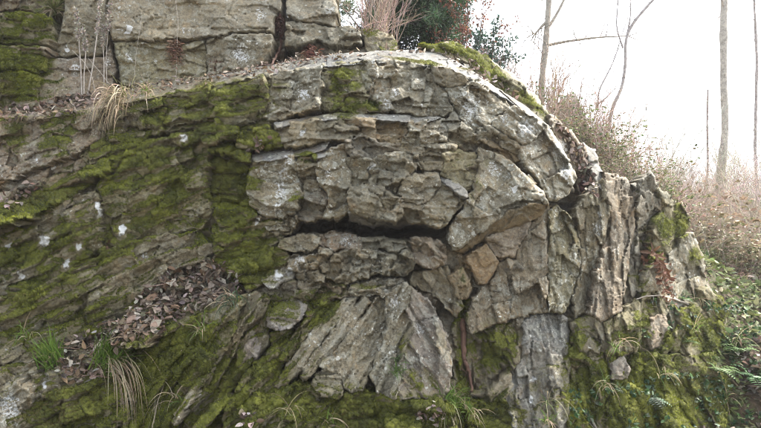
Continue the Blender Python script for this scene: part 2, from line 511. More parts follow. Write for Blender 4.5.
def spots(px, py):
    r = np.zeros(px.shape)
    for x, y, rad, s in SPOT:
        d = np.hypot(px - x + 2.2 * vn(px / 3, py / 3, 0, 5), (py - y) * .8 + 2.2 * vn(px / 3, py / 3, 5, 5)) / (rad * .72)
        r = np.maximum(r, s * np.clip(1.3 - d * .75, 0, 1))
    return r

ALLV, ALLT, NV = [], [], 0
MOSSP = []          # (points, normals, weight) for the moss fronds
BLOCK_SEED = 0

def roughen(poly, seed, amp, step, grow=.8):
    P = np.array(poly, float)
    P[:, 0] = np.where(P[:, 0] <= -10, -75, P[:, 0])
    P[:, 1] = np.where(P[:, 1] >= 436, 480, P[:, 1])
    P[:, 1] = np.where(P[:, 1] <= -12, -70, P[:, 1])
    out = []
    for a, b in zip(P, np.roll(P, -1, 0)):
        n = max(1, int(np.hypot(*(b - a)) / step))
        out += [a + (b - a) * k / n for k in range(n)]
    Q = np.array(out)
    ex, _ = facets(Q[:, 0] / 8, Q[:, 1] / 8, 91); ey, _ = facets(Q[:, 0] / 8, Q[:, 1] / 8, 92)
    dx = (fbm(Q[:, 0] / 13, Q[:, 1] / 13, 0, 31, 4) * 1.8 + ex * 2.2) * amp
    dy = (fbm(Q[:, 0] / 13, Q[:, 1] / 13, 7.7, 37, 4) * 1.8 + ey * 2.2) * amp
    tg = np.roll(Q, -1, 0) - np.roll(Q, 1, 0)
    tg /= np.linalg.norm(tg, axis=1, keepdims=True) + 1e-9
    area = .5 * np.sum(Q[:, 0] * np.roll(Q[:, 1], -1) - np.roll(Q[:, 0], -1) * Q[:, 1])
    nrm = np.stack([tg[:, 1], -tg[:, 0]], -1) * (1 if area > 0 else -1)
    return Q + np.stack([dx, dy], -1) + nrm * grow

def block(poly, parent, base, off=0, gx=None, gy=None, ang=0, col='gray', moss=0.0, rough=1.0, depth=.35, lich=.35, step=1.25, fac=(20, 10),
          bev=2.2, edge=1.0, follow=.75, name='rock_block', up=.55, crack=1.0, front=None, grow=1.3):
    global NV, BLOCK_SEED
    BLOCK_SEED += 1
    sd_ = BLOCK_SEED
    rng = np.random.default_rng(sd_)
    Q = roughen(poly, sd_, edge, step, grow)
    c = np.array(poly, float).mean(0)
    x0, y0 = Q.min(0); x1, y1 = Q.max(0)
    X, Y_ = np.meshgrid(np.arange(x0, x1, step), np.arange(y0, y1, step * .87))
    X[1::2] += step / 2
    X = X + rng.uniform(-.22, .22, X.shape) * step; Y_ = Y_ + rng.uniform(-.22, .22, X.shape) * step
    X, Y_ = X.ravel(), Y_.ravel()
    big = (X < -12) | (Y_ > 445) | (Y_ < -14)
    k = inside(X, Y_, Q) & (~big | (rng.random(X.shape) < .12))
    X, Y_ = X[k], Y_[k]
    d = segdist(X, Y_, Q)
    k = d > step * .55
    X, Y_, d = X[k], Y_[k], d[k]
    nb = len(Q)
    px = np.concatenate([Q[:, 0], X]); py = np.concatenate([Q[:, 1], Y_]); d = np.concatenate([np.zeros(nb), d])
    co, _, tri, ov, _, _ = delaunay_2d_cdt([Vector((a, b)) for a, b in zip(px, py)], [], [list(range(nb))], 1, 1e-4)
    tri = [f for f in tri if len(f) == 3]
    src = np.array([o[0] if o else 0 for o in ov])
    co = np.array([(v.x, v.y) for v in co])
    px, py, d = co[:, 0], co[:, 1], d[src]
    bidx = np.zeros(len(px), bool); bidx[[i for i, o in enumerate(ov) if any(k < nb for k in o)]] = True
    # depth of the front surface
    if gx is None: gx = rng.uniform(-.16, .16)
    if gy is None: gy = rng.uniform(-.22, .12)
    yc = base(c[0], c[1])
    Yd = yc + follow * (base(px, py) - yc) + off + (gx * (px - c[0]) + gy * (py - c[1])) / 100
    if front is not None:
        yr = np.interp(px, [f[0] for f in front], [f[1] for f in front])
        Yd = base(px, yr) + off + gy * (py - yr) / 100
    ca, sa = math.cos(math.radians(ang)), math.sin(math.radians(ang))
    wx = px + 3.5 * fbm(px / 20, py / 20, .37, 3, 4); wy = py + 3.5 * fbm(px / 20, py / 20, 9.1, 4, 4)
    s_, t_ = wx * ca + wy * sa, -wx * sa + wy * ca
    f0, e0 = facets(s_ / fac[0] / 2.1, t_ / fac[1] / 1.9, sd_ * 3)
    f1, e1 = facets(s_ / fac[0], t_ / fac[1], 101)
    f2, e2 = facets(s_ / fac[0] * 2.7, t_ / fac[1] * 2.4, 102)
    f3, e3 = facets(s_ / 4.2, t_ / 2.6, 103)
    gate = np.clip(fbm(px / 17, py / 17, 2.2, 8, 3) * 3, 0, 1)
    det = .12 * f0 + .085 * f1 + .022 * f2 + .006 * f3 + crack * (.05 * np.clip(1 - e1 / .06, 0, 1) * gate + .014 * np.clip(1 - e2 / .1, 0, 1) * gate)
    det = det + .03 * np.clip(1 - np.abs(vn(s_ / 70, t_ / 11, .7, 15)) / .07, 0, 1) * crack * np.clip(fbm(px / 23, py / 23, 6.1, 16, 2) * 4 + .6, 0, 1) + .03 * fbm(px / 30, py / 30, .2, 11, 3) + .009 * fbm(px / 7, py / 7, .1, 12, 4) + .007 * vn(s_ / 30, t_ / 2.4, .3, 13) + .012 * vn(s_ / 40, t_ / 6, .3, 14)
    Yd = Yd + rough * det
    bn = fbm(px / 19, py / 19, 3.3, 21, 3)
    br = bev * (.15 + 1.0 * np.clip(.35 + bn, 0, 1.2))
    be = np.clip(1 - d / np.maximum(br, .5), 0, 1)
    Yd = Yd + (.10 * be * np.clip(.22 + bn * 1.7, 0, 1) + .008 * be) * (1 if bev > 0 else 0)
    V = at(px, py, Yd)
    T = np.array(tri, int)
    a, b_, c_ = V[T[:, 0]], V[T[:, 1]], V[T[:, 2]]
    fn = np.cross(b_ - a, c_ - a)
    if fn[:, 1].sum() > 0:
        T = T[:, [0, 2, 1]]; fn = -fn
    vnrm = np.zeros_like(V)
    for q in range(3): np.add.at(vnrm, T[:, q], fn)
    vnrm /= np.linalg.norm(vnrm, axis=1, keepdims=True) + 1e-12
    # moss: where the block is mossy, more on what faces up, lumpy
    mo = moss + blobs(px, py)
    mo = mo + up * np.clip(vnrm[:, 2], -.3, .8) * (mo > .12) + (.6 * fbm(px / 16, py / 16, 1.1, 41, 5) + .5 * fbm(s_ / 34, t_ / 8, 2.1, 42, 3)) * np.clip(mo * 3, 0, 1) - .2
    sp = spots(px, py)
    mo = np.clip(mo - sp * .9, 0, 1.1)
    lump = np.clip(mo - .35, 0, .7) * (.016 + .06 * np.clip(fbm(px / 9, py / 9, 5.5, 43, 5) + .1, 0, 1))
    lump[bidx] *= .3
    V = V + vnrm * lump[:, None]
    # colour of the stone itself
    base_c = np.array(PAL[col] if isinstance(col, str) else col)
    hue = fbm(px / 30, py / 30, .4, 51, 3)[:, None]
    base_c = base_c * .72 + np.array(PAL['gray']) * .28
    cc = base_c * (1 + .22 * hue) * (1 + .05 * rng.uniform(-1, 1))
    cc = cc * (1 + hue * np.array((.10, 0, -.12)))
    li = np.clip(lich * (1 + .9 * fbm(px / 24, py / 24, .6, 61, 2)), 0, 1.2)
    # sides running back into the hill
    n = len(V)
    loop = [i for i, o in enumerate(ov)]
    edges = {}
    for f in T:
        for u, v in ((f[0], f[1]), (f[1], f[2]), (f[2], f[0])):
            if (v, u) in edges: del edges[(v, u)]
            else: edges[(u, v)] = 1
    E = np.array(list(edges.keys()), int)
    rim = np.unique(E)
    mp = np.full(n, -1); mp[rim] = np.arange(len(rim))
    R1 = V[rim] + np.array((0, depth * .35, 0)) + .01 * rng.normal(size=(len(rim), 3))
    R2 = V[rim] + np.array((0, depth, 0))
    ctr = V[rim].mean(0) + np.array((0, depth * 1.05, 0))
    V2 = np.concatenate([V, R1, R2, ctr[None]])
    u, v = E[:, 0], E[:, 1]
    a1, b1 = n + mp[u], n + mp[v]; a2, b2 = a1 + len(rim), b1 + len(rim)
    S = np.concatenate([np.stack([v, u, a1], 1), np.stack([v, a1, b1], 1), np.stack([b1, a1, a2], 1), np.stack([b1, a2, b2], 1),
                        np.stack([b2, a2, np.full(len(u), len(V2) - 1)], 1)])
    TT = np.concatenate([T, S])
    pad = lambda A: np.concatenate([A, A[rim], A[rim], A[:1]])
    me = new_mesh(name, V2, TT, smooth=False, cols=pad(cc), fattr=dict(moss=np.concatenate([mo, mo[rim] * .6, mo[rim] * 0, [0]]), lichen=pad(li), spot=np.concatenate([sp, sp[rim] * 0, sp[rim] * 0, [0]])))
    o = add(name, me, M_ROCK, parent)
    ALLV.append(V2); ALLT.append(TT + NV); NV += len(V2)
    tri_c = V[T].mean(1); fm = mo[T].mean(1)
    ar = np.linalg.norm(fn, axis=1) / 2
    q = (fm > .38) & (px[T].mean(1) > -14)
    MOSSP.append((V[T[q]], vnrm[T[q]].mean(1), ar[q], fm[q], parent.name))
    return o

# ---- the upper ledge
ledge = thing('rock_ledge', 'upper ledge of squared grey stone blocks set back above the folded outcrop', 'rock ledge', (-2.2, 1.0, 3.5))
LI = Matrix.Translation(ledge.location).inverted()
def U(poly, **k):
    k = dict(dict(edge=.8, grow=-.1, bev=2.0), **k); k['rough'] = k.get('rough', 1.0) * .75
    return block(poly, ledge, YU, **k)
U([(112, -12), (282, -12), (281, 6), (276, 20), (273, 31), (248, 31), (220, 34), (190, 39.5), (150, 39.5), (112, 39.5), (108, 20)], off=-.04, lich=.55, rough=.8, fac=(34, 14), gx=.05, gy=-.1, col='light', depth=.6)
U([(70, -12), (111, -12), (107, 18), (111, 40), (104, 56.5), (75, 56.5), (50, 56.5), (58, 35), (64, 15)], off=.0, rough=.7, fac=(30, 14), gx=.1, depth=.6, lich=.4)
U([(50, 58), (104, 58), (111, 42), (118, 70), (112, 95), (80, 106), (40, 108), (36, 85), (42, 70)], off=-.04, rough=.7, fac=(30, 14), depth=.6, col='pink', lich=.4)
U([(113, 41.5), (150, 41.5), (190, 41.5), (205, 38), (208, 60), (205, 84), (160, 90), (120, 95), (119, 70)], off=-.02, rough=.8, fac=(30, 12), depth=.6, col='olive', lich=.45)
U([(206, 38), (222, 36), (248, 33), (272, 33.5), (271, 48), (265, 60), (255, 71), (232, 71), (207, 80)], off=-.06, rough=.9, depth=.6, lich=.6)
U([(207, 84), (209, 81), (232, 73), (258, 70), (264, 66), (262, 74), (235, 80)], off=.0, rough=.7, depth=.6)
U([(271, 24), (289, 16), (288, 50), (280, 66), (262, 72), (264, 60)], off=.30, col='umber', depth=.5)
U([(284, -12), (332, -12), (337, 10), (336, 25), (315, 22.5), (296, 18.5), (286, 12)], off=-.02, rough=.8, depth=.6, col='light', lich=.5)
U([(286, 21), (298, 21), (316, 25), (336, 26.5), (350, 26), (362, 33), (362, 44), (350, 46), (330, 45), (318, 39), (310, 43), (300, 47), (285, 46)], off=-.06, depth=.6, lich=.5)
U([(300, 48), (320, 42), (335, 48), (352, 48), (366, 46), (372, 60), (340, 64), (310, 68), (286, 70)], off=.12, col='umber', depth=.5)
U([(362, 30), (375, 28), (394, 35), (400, 56), (375, 58), (364, 46)], off=.02, moss=.25, depth=.5)
U([(-10, 14), (30, 12), (52, 16), (54, 30), (48, 44), (0, 44), (-10, 44)], off=-.05, moss=.25, depth=.6)
U([(-10, 46), (48, 46), (46, 60), (40, 74), (20, 70), (-10, 70)], off=-.1, moss=.2, depth=.6, col='pink')
U([(-10, 72), (20, 72), (39, 76), (36, 95), (40, 110), (-10, 118)], off=-.12, moss=.3, depth=.6)
U([(-10, -12), (70, -12), (62, 15), (52, 15), (30, 11), (-10, 13)], off=.25, moss=.3, col='umber', depth=.5)

# ---- the folded outcrop
outcrop = thing('rock_outcrop', 'large folded sandstone outcrop with arching beds, moss on its flank', 'rock outcrop', (0, 0.2, -0.3))
def B(poly, **k): return block(poly, outcrop, YB, **k)
CAV = [(288, 219), (330, 216), (352, 214), (395, 222), (420, 219), (444, 229), (430, 236), (380, 231), (340, 227), (300, 232)]
def YBED(px, py):
    px = np.asarray(px, float); py = np.asarray(py, float)
    cav = .9 * np.clip(1.5 - np.hypot((px - 362) / 80, (py - 227) / 11), 0, 1)
    gul = .10 * np.clip(1.4 - np.hypot((px - 463) / 7, (py - 365) / 70), 0, 1)
    gap = .16 * np.clip(1.4 - np.hypot((px - 565) / 12, (py - 205) / 14), 0, 1)
    return YB(px, py) + .16 + cav + gul + gap
block([(-10, 126), (110, 112), (200, 95), (280, 79), (340, 70), (400, 67), (440, 73), (480, 89), (520, 115), (545, 134), (566, 170), (578, 200), (600, 182), (640, 186), (660, 199), (684, 224),
       (696, 258), (716, 302), (740, 380), (755, 440), (-10, 440)], outcrop, YBED, gx=0, gy=0, follow=1, col='dark', step=2.6, depth=1.0, name='bedrock', moss=.08, lich=.3, rough=1.4)
B([(453, 300), (466, 302), (472, 300), (476, 335), (476, 372), (472, 404), (470, 440), (452, 440), (450, 400), (452, 370), (448, 340), (458, 318)], off=.10, ang=85, col='dark', moss=.3, fac=(20, 6))
B([(78, 150), (98, 136), (120, 134), (156, 130), (130, 150), (116, 164), (98, 170), (88, 164)], off=.06, ang=-24, col='olive', moss=.3, fac=(20, 8))
# bedding surfaces, tilted towards the lane
ARCH = [(-75, 127), (0, 121.5), (40, 118.5), (80, 113), (110, 105.5), (165, 95.5), (206, 87), (280, 73.5), (325, 66.5), (360, 62.5), (400, 61), (440, 67), (480, 82.5), (520, 107), (550, 130)]
SL = dict(front=ARCH, step=.9, bev=0, depth=.3, name='bedding_slab', edge=.25, grow=.3, off=.03)
B([(-10, 110), (40, 103), (80, 97), (112, 94), (112, 105.5), (80, 113.5), (40, 119), (-10, 122.5)], gy=-4.2, rough=.3, col='pink', up=.2, **SL)
B([(112, 94), (120, 88), (160, 82), (206, 77), (206, 87), (165, 95.5), (112, 105)], gy=-4.4, rough=.3, col='gray', up=.2, **SL)
B([(206, 77), (240, 71), (290, 61), (326, 56), (326, 66.5), (280, 73.5), (206, 87)], gy=-4.6, rough=.25, col='blue', up=.2, **SL)
for p2, o2 in (([(326, 56), (370, 51.5), (388, 50.7), (392, 62), (360, 63), (326, 67)], .03), ([(388, 50.7), (405, 50), (435, 53), (449, 58), (446, 69.5), (440, 67.5), (392, 62)], .05), ([(449, 58), (458, 62), (480, 76), (482, 84), (446, 69.5)], .03), ([(480, 76), (500, 90), (522, 105), (518, 106.5), (482, 84)], .05)):
    B(p2, gy=-4.0, rough=.4, col=(.165, .175, .185), lich=.25, up=.1, **dict(SL, off=o2, edge=.5))
B([(500, 90), (525, 106), (551, 128), (547, 131), (520, 108)], gy=-3.0, rough=.3, col='dark', up=.1, **SL)
B([(420, 46), (455, 43), (482, 55), (512, 75), (537, 98), (551, 120), (545, 126), (520, 104), (490, 81), (462, 63), (435, 53)], off=.46, gx=.25, gy=-.6, ang=40, col='olive', moss=.12, depth=.5, rough=.8, name='bedding_slab')
# outer bed
B([(-10, 122), (20, 119), (45, 116), (70, 112), (95, 109), (100, 125), (95, 140), (80, 150), (40, 165), (10, 178), (-10, 182)], ang=-22, col='pink', moss=.12, lich=.6, fac=(28, 14))
B([(96, 109), (130, 101), (165, 95), (190, 90), (215, 85), (245, 80), (262, 76), (268, 95), (262, 110), (250, 122), (200, 128), (150, 133), (110, 140), (101, 128)], ang=-10, col='olive', moss=.1, fac=(24, 9))
B([(263, 75), (290, 71), (320, 66), (322, 85), (318, 110), (300, 114), (268, 120), (262, 111), (269, 96)], ang=-6, col='gray', lich=.6, off=-.02)
B([(321, 66), (345, 63), (366, 61), (370, 80), (366, 112), (340, 113), (319, 110), (323, 85)], ang=-3, col='olive', lich=.5, off=.01)
B([(367, 61), (400, 60.5), (433, 66), (436, 80), (446, 94), (453, 110), (440, 118), (430, 117), (400, 113), (368, 112), (371, 80)], ang=6, col='gray', lich=.65, off=-.01, fac=(16, 12))
B([(432, 65), (446, 68), (463, 75), (467, 80), (458, 85), (445, 87), (436, 82)], off=-.09, ang=20, col='light', gy=.9, rough=.6, depth=.3)
B([(462, 75), (480, 83), (500, 96), (512, 105), (500, 114), (490, 124), (470, 128), (458, 118), (454, 102), (446, 89), (458, 87), (467, 81)], ang=38, col='gray', lich=.8, off=-.01)
B([(513, 105), (530, 117), (546, 127), (536, 136), (522, 145), (512, 138), (502, 132), (492, 125), (501, 115)], ang=40, col='light', lich=.95, off=-.06, gx=-.2)
B([(547, 127), (557, 140), (570, 163), (576, 178), (569, 194), (560, 199), (549, 200), (545, 190), (534, 175), (521, 158), (522, 147), (537, 137)], ang=58, col='light', lich=.9, off=-.04, gx=.25, fac=(26, 16))
B([(470, 130), (490, 126), (502, 134), (521, 146), (519, 154), (508, 148), (495, 142), (480, 139)], ang=30, col='gray', off=-.07, gy=.5, lich=.6)
B([(478, 139), (494, 143), (508, 150), (520, 158), (533, 175), (545, 190), (547, 200), (534, 188), (514, 168), (496, 156), (480, 149)], ang=40, col='brown', off=.05, moss=.0, lich=.15)
# second bed
F2 = [(270, 127), (300, 122.5), (340, 117.5), (380, 118.5), (407, 121), (430, 122), (442, 119)]
for p2 in ([(274, 123), (300, 118.5), (322, 115.5), (322, 120.5), (300, 123.5), (277, 127.5)], [(322, 115.5), (340, 113), (372, 114), (372, 119), (340, 118.5), (322, 120.5)], [(372, 114), (405, 115.5), (425, 116.5), (441, 118), (428, 122.5), (407, 122), (372, 119)]):
    B(p2, gy=-2.3, off=-.105, front=F2, rough=.45, step=.9, bev=0, col='blue', depth=.25, name='bedding_slab', edge=.5, lich=.7, up=.3, grow=.3)
B([(276, 126), (300, 122), (340, 117), (345, 124), (358, 128), (362, 135), (345, 139), (330, 139), (320, 143), (300, 146), (283, 147), (278, 138)], off=-.10, col='gray', rough=.7, lich=.3)
B([(341, 117), (380, 118), (398, 120), (407, 121), (408, 135), (404, 141), (390, 143), (375, 140), (364, 136), (359, 128), (346, 124)], off=-.08, col='brown', lich=.4)
B([(408, 121), (425, 121), (445, 120), (450, 132), (446, 142), (430, 143), (415, 143), (405, 141), (409, 134)], off=-.06, col='gray', lich=.7)
B([(454, 111), (459, 119), (470, 129), (480, 138), (478, 143), (466, 141), (455, 143), (448, 142), (451, 132), (447, 121)], off=.02, col='gray', lich=.4)
# third bed
F3 = [(246, 161), (280, 158.5), (300, 155), (326, 149), (334, 142)]
for p2 in ([(252, 155), (268, 150), (290, 148), (290, 157.5), (270, 160.5), (254, 161.5)], [(290, 148), (318, 144), (330, 142), (325, 149), (305, 155), (290, 157.5)]):
    B(p2, gy=-2.3, off=-.13, front=F3, rough=.45, step=.9, bev=0, col=(.2, .205, .215), depth=.25, name='bedding_slab', edge=.5, lich=.6, up=.3, grow=.3)
B([(312, 152), (320, 148), (333, 145), (331, 151), (324, 156), (315, 158)], gy=-2.2, off=-.04, rough=.2, step=.8, bev=0, col=(.23, .24, .255), depth=.25, name='bedding_slab', edge=.4)
B([(252, 161), (262, 159), (281, 158), (294, 156), (295, 175), (300, 190), (296, 208), (283, 217), (262, 214), (250, 205), (249, 180)], off=-.12, col='gray', lich=.9, rough=.7)
B([(295, 156), (312, 153), (316, 158), (316, 176), (320, 186), (312, 194), (300, 198), (297, 188), (295, 175)], off=-.06, col='gray', rough=1.2, lich=.5)
B([(317, 157), (325, 154), (333, 148), (345, 145), (347, 160), (350, 176), (347, 195), (350, 211), (338, 219), (325, 216), (328, 195), (321, 184), (317, 175)], off=-.10, col='gray', rough=.6, lich=.7, gx=.2)
B([(298, 199), (312, 195), (320, 188), (327, 196), (324, 216), (306, 222), (296, 219), (297, 209)], off=-.04, col='dark', rough=1.0)
B([(344, 140), (362, 137), (376, 141), (390, 144), (402, 143), (398, 151), (385, 153), (370, 157), (352, 156), (346, 150)], off=-.14, col='dark', ang=5, gy=.4)
B([(348, 157), (353, 157), (370, 159), (373, 165), (366, 170), (368, 182), (360, 186), (351, 184)], off=-.08, col='gray', lich=.6)
B([(349, 185), (360, 188), (372, 184), (384, 186), (392, 194), (400, 198), (404, 213), (395, 223), (375, 219), (352, 212), (348, 198)], off=-.19, col='gray', lich=.4, ang=15, gx=-.1)
B([(372, 160), (386, 154), (400, 153), (415, 156), (418, 166), (410, 172), (402, 180), (396, 193), (386, 185), (370, 183), (368, 172), (374, 166)], off=-.10, col='gray', lich=.5, fac=(14, 9))
B([(403, 143), (420, 144), (446, 143), (456, 144), (454, 150), (440, 152), (430, 150), (416, 155), (400, 152)], off=-.03, col='gray', ang=6, lich=.5)
B([(416, 156), (430, 150), (440, 152), (447, 160), (445, 172), (438, 171), (424, 172), (419, 166)], off=-.06, col='gray', lich=.5)
B([(403, 181), (412, 173), (424, 173), (438, 172), (440, 185), (434, 195), (425, 201), (415, 203), (404, 200), (398, 193)], off=-.14, col='gray', rough=.6, lich=.4)
B([(441, 153), (455, 149), (466, 152), (477, 155), (477, 175), (470, 190), (464, 190), (450, 178), (442, 173), (447, 162)], off=-.02, col='olive', rough=.6, lich=.3, gx=.3, gy=.1)
B([(440, 173), (450, 178), (466, 191), (467, 197), (459, 193), (447, 185), (441, 179)], off=-.11, gy=-1.3, col='blue', rough=.3, step=.9, bev=1.0, lich=.1, edge=.5)
B([(441, 184), (449, 187), (460, 195), (465, 199), (456, 212), (448, 221), (440, 227), (425, 221), (420, 212), (430, 200), (436, 195)], off=-.10, col='gray', lich=.5, gx=.1)
B([(398, 201), (414, 205), (424, 203), (420, 213), (424, 221), (412, 222), (405, 214)], off=-.07, col='gray')
B([(350, 213), (375, 219), (395, 223), (405, 215), (412, 221), (400, 227), (375, 226), (352, 220)], off=.08, col='blue', gy=1.6, rough=.6, lich=.1)
# the wedge
B([(479, 149), (492, 152), (510, 162), (528, 177), (540, 191), (547, 203), (530, 204), (510, 210), (490, 225), (470, 240), (455, 249), (449, 240), (453, 224), (466, 205), (474, 190), (478, 172)], off=-.13, ang=45, col='gray', lich=.75, rough=.7, gx=-.1, gy=-.25, fac=(30, 18), bev=3)
B([(547, 205), (541, 215), (525, 223), (505, 229), (490, 236), (475, 245), (462, 253), (455, 251), (470, 241), (490, 226), (510, 211), (530, 205)], off=-.07, gy=.85, gx=.2, ang=-35, col='brown', lich=.15, rough=.6, fac=(30, 14))
B([(486, 239), (492, 237), (506, 230), (525, 224), (531, 223), (523, 240), (515, 256), (500, 261), (494, 253)], off=.0, col='pink', rough=.6, lich=.3)
B([(466, 256), (486, 244), (499, 263), (485, 286), (477, 284)], off=-.05, col='ochre', rough=.45, lich=.2, fac=(16, 12), bev=1.2, edge=.5, grow=.4)
B([(452, 252), (460, 253), (466, 258), (471, 277), (474, 286), (465, 300), (458, 298), (450, 280), (446, 264), (445, 253)], off=.04, col='brown', ang=75, lich=.3)
B([(499, 264), (516, 258), (524, 242), (532, 224), (545, 212), (550, 206), (547, 240), (546, 280), (545, 311), (535, 313), (510, 318), (490, 327), (472, 334), (468, 320), (472, 300), (480, 288), (494, 278)], off=-.01, col=(.195, .158, .105), ang=80, rough=.9, lich=.5, fac=(30, 16))
B([(551, 212), (557, 206), (568, 214), (577, 232), (580, 260), (572, 295), (565, 311), (548, 312), (548, 280), (549, 240)], off=.0, col='olive', ang=78, lich=.7, fac=(26, 10))
B([(473, 336), (490, 329), (510, 321), (522, 317), (524, 335), (518, 360), (508, 380), (498, 400), (488, 402), (478, 392), (474, 370)], off=.05, col='dark', ang=70, moss=.1)
B([(524, 316), (546, 314), (560, 314), (568, 320), (570, 360), (568, 400), (566, 440), (520, 440), (512, 420), (505, 400), (512, 380), (520, 360), (526, 335)], off=-.02, col='blue', ang=82, lich=.6, fac=(26, 10))
B([(490, 392), (500, 380), (508, 371), (511, 385), (503, 398), (492, 403)], off=-.03, col='light', ang=-40, rough=.5)
B([(469, 403), (505, 403), (516, 425), (514, 440), (468, 440)], off=-.02, col='dark', moss=.35)
# core of the fold
B([(283, 240), (292, 237), (310, 235), (320, 236), (318, 243), (305, 252), (290, 250), (280, 246)], off=-.03, col='gray', lich=.6, rough=1.0, fac=(13, 9), gy=-.8)
B([(320, 236), (335, 233), (352, 235), (362, 239), (360, 248), (345, 248), (330, 250), (319, 244)], off=-.0, col='pink', rough=1.1, lich=.5, fac=(13, 9), gy=-.9)
B([(362, 239), (378, 237), (395, 240), (412, 239), (412, 246), (396, 252), (380, 250), (362, 248)], off=.03, col='gray', rough=1.1, lich=.4, fac=(13, 9), gy=-.9)
B([(305, 253), (320, 246), (332, 252), (330, 262), (318, 268), (300, 272), (288, 268), (290, 256)], off=-.06, col='light', rough=1.3, lich=.6, fac=(11, 8))
B([(333, 252), (347, 250), (360, 250), (378, 252), (376, 266), (366, 278), (350, 281), (338, 284), (326, 278), (320, 268), (332, 262)], off=-.10, col='gray', rough=1.6, lich=.5, fac=(10, 8))
B([(379, 252), (396, 254), (410, 248), (414, 262), (410, 272), (395, 275), (380, 272), (368, 278), (377, 266)], off=-.08, col='gray', rough=1.6, lich=.5, fac=(10, 8), ang=20)
B([(413, 238), (430, 239), (444, 243), (447, 258), (445, 263), (432, 270), (415, 262), (413, 247)], off=-.08, col='pink', rough=1.2, lich=.5, ang=40, fac=(16, 7))
B([(447, 265), (452, 282), (458, 298), (462, 307), (455, 315), (440, 300), (425, 290), (412, 284), (414, 272), (430, 272)], off=-.04, col='gray', rough=1.0, lich=.4, ang=55, fac=(22, 9))
B([(262, 282), (275, 270), (292, 265), (297, 272), (288, 281), (270, 288)], off=-.08, gy=-.9, col=(.27, .27, .26), rough=.6, lich=.7, moss=.1)
B([(297, 274), (305, 272), (318, 270), (325, 280), (318, 288), (305, 291), (297, 286)], off=-.06, col='gray', rough=1.3, lich=.5, fac=(9, 7))
B([(268, 318), (280, 302), (295, 299), (307, 306), (300, 317), (290, 327), (275, 331), (267, 326)], off=-.16, gy=-.7, col=(.27, .255, .25), rough=.5, lich=.3, bev=6)
B([(345, 290), (358, 284), (375, 280), (392, 278), (403, 282), (395, 289), (385, 297), (378, 294), (365, 298), (352, 297)], off=-.10, gy=-.8, col='light', rough=1.2, lich=.6, fac=(12, 7))
for pl in ([(274, 386), (288, 366), (306, 341), (328, 313), (344, 299), (356, 297), (350, 308), (335, 325), (315, 350), (295, 375), (280, 389)],
           [(300, 376), (315, 353), (335, 328), (353, 306), (363, 298), (369, 304), (351, 330), (332, 352), (316, 369), (306, 381)]):
    B(pl, grow=1.3, off=-.10, ang=-52, col='light', gx=.12, gy=.1, rough=.45, lich=.5, fac=(40, 6), bev=2.5)
B([(333, 353), (352, 331), (371, 305), (380, 296), (386, 300), (385, 328), (379, 350), (370, 373), (360, 391), (345, 389), (340, 373), (322, 367)], off=-.10, ang=-55, col='gray', gx=.08, rough=.7, lich=.55, fac=(44, 8), bev=1.2, grow=1.6)
B([(387, 298), (396, 288), (404, 283), (413, 289), (408, 310), (412, 330), (404, 350), (400, 375), (394, 399), (378, 393), (371, 375), (380, 350), (387, 326)], off=-.16, ang=-62, col='gray', gx=-.02, gy=-.1, rough=.9, lich=.6, fac=(44, 8), bev=1.2, grow=1.6)
B([(412, 288), (425, 300), (438, 318), (448, 345), (450, 365), (448, 388), (438, 399), (420, 397), (396, 400), (401, 375), (405, 350), (412, 331), (408, 311)], off=-.17, ang=60, col=(.205, .18, .16), gx=.12, gy=-.1, rough=.7, lich=.6, fac=(44, 12), bev=1.2, grow=1.6)
B([(436, 322), (444, 335), (449, 352), (450, 372), (443, 366), (438, 345)], off=-.2, ang=66, col='light', gx=.4, rough=.4, bev=1)
B([(316, 374), (330, 368), (340, 375), (344, 390), (336, 399), (322, 395), (311, 385)], off=-.16, col='light', rough=.7, lich=.5)
B([(305, 320), (320, 308), (336, 299), (344, 298), (328, 312), (306, 339), (288, 362), (279, 360), (290, 340)], off=-.05, ang=-50, col='olive', moss=.4, fac=(30, 6))
# mossy flank
B([(-10, 184), (15, 180), (42, 166), (80, 152), (92, 156), (95, 172), (90, 180), (60, 186), (30, 198), (0, 210), (-10, 214)], ang=-24, col='pink', moss=.12, off=.06, fac=(30, 10))
B([(-10, 214), (20, 200), (60, 185), (90, 179), (95, 186), (70, 198), (40, 210), (10, 222), (-10, 228)], ang=-22, col='olive', moss=.55, off=-.08, gy=-1.6, bev=2, name='rock_rib')
B([(80, 172), (96, 164), (112, 159), (115, 166), (98, 174), (84, 179)], ang=-22, col='olive', moss=.55, off=-.06, gy=-1.2, bev=2, name='rock_rib')
B([(-10, 228), (10, 221), (40, 210), (70, 199), (95, 189), (101, 205), (99, 235), (105, 251), (80, 265), (50, 280), (20, 295), (-10, 304)], ang=-26, col='gray', moss=.16, lich=.5, off=.03, fac=(30, 12))
B([(97, 187), (116, 160), (150, 140), (200, 131), (208, 150), (206, 180), (212, 215), (200, 230), (165, 233), (130, 240), (107, 250), (101, 235), (103, 205)], ang=-20, col='olive', moss=.22, off=.0, fac=(26, 12))
B([(-10, 306), (20, 297), (50, 282), (82, 267), (106, 253), (130, 242), (165, 236), (200, 233), (215, 250), (200, 264), (180, 270), (150, 292), (130, 313), (110, 332), (70, 342), (30, 362), (-10, 382)], ang=-26, col='gray', moss=.2, off=-.02, lich=.4, fac=(34, 10))
B([(209, 150), (225, 150), (248, 160), (249, 180), (250, 206), (255, 216), (240, 226), (220, 227), (213, 212), (208, 180)], col='olive', moss=.35, off=.02)
B([(198, 130), (235, 119), (263, 111), (273, 120), (268, 128), (240, 136), (204, 143)], ang=-14, col='olive', moss=.45, off=-.05, gy=-.7, fac=(30, 6))
B([(240, 133), (268, 127), (280, 134), (281, 147), (255, 150), (238, 147)], col='olive', moss=.6, off=-.10, gy=-.4, bev=5)
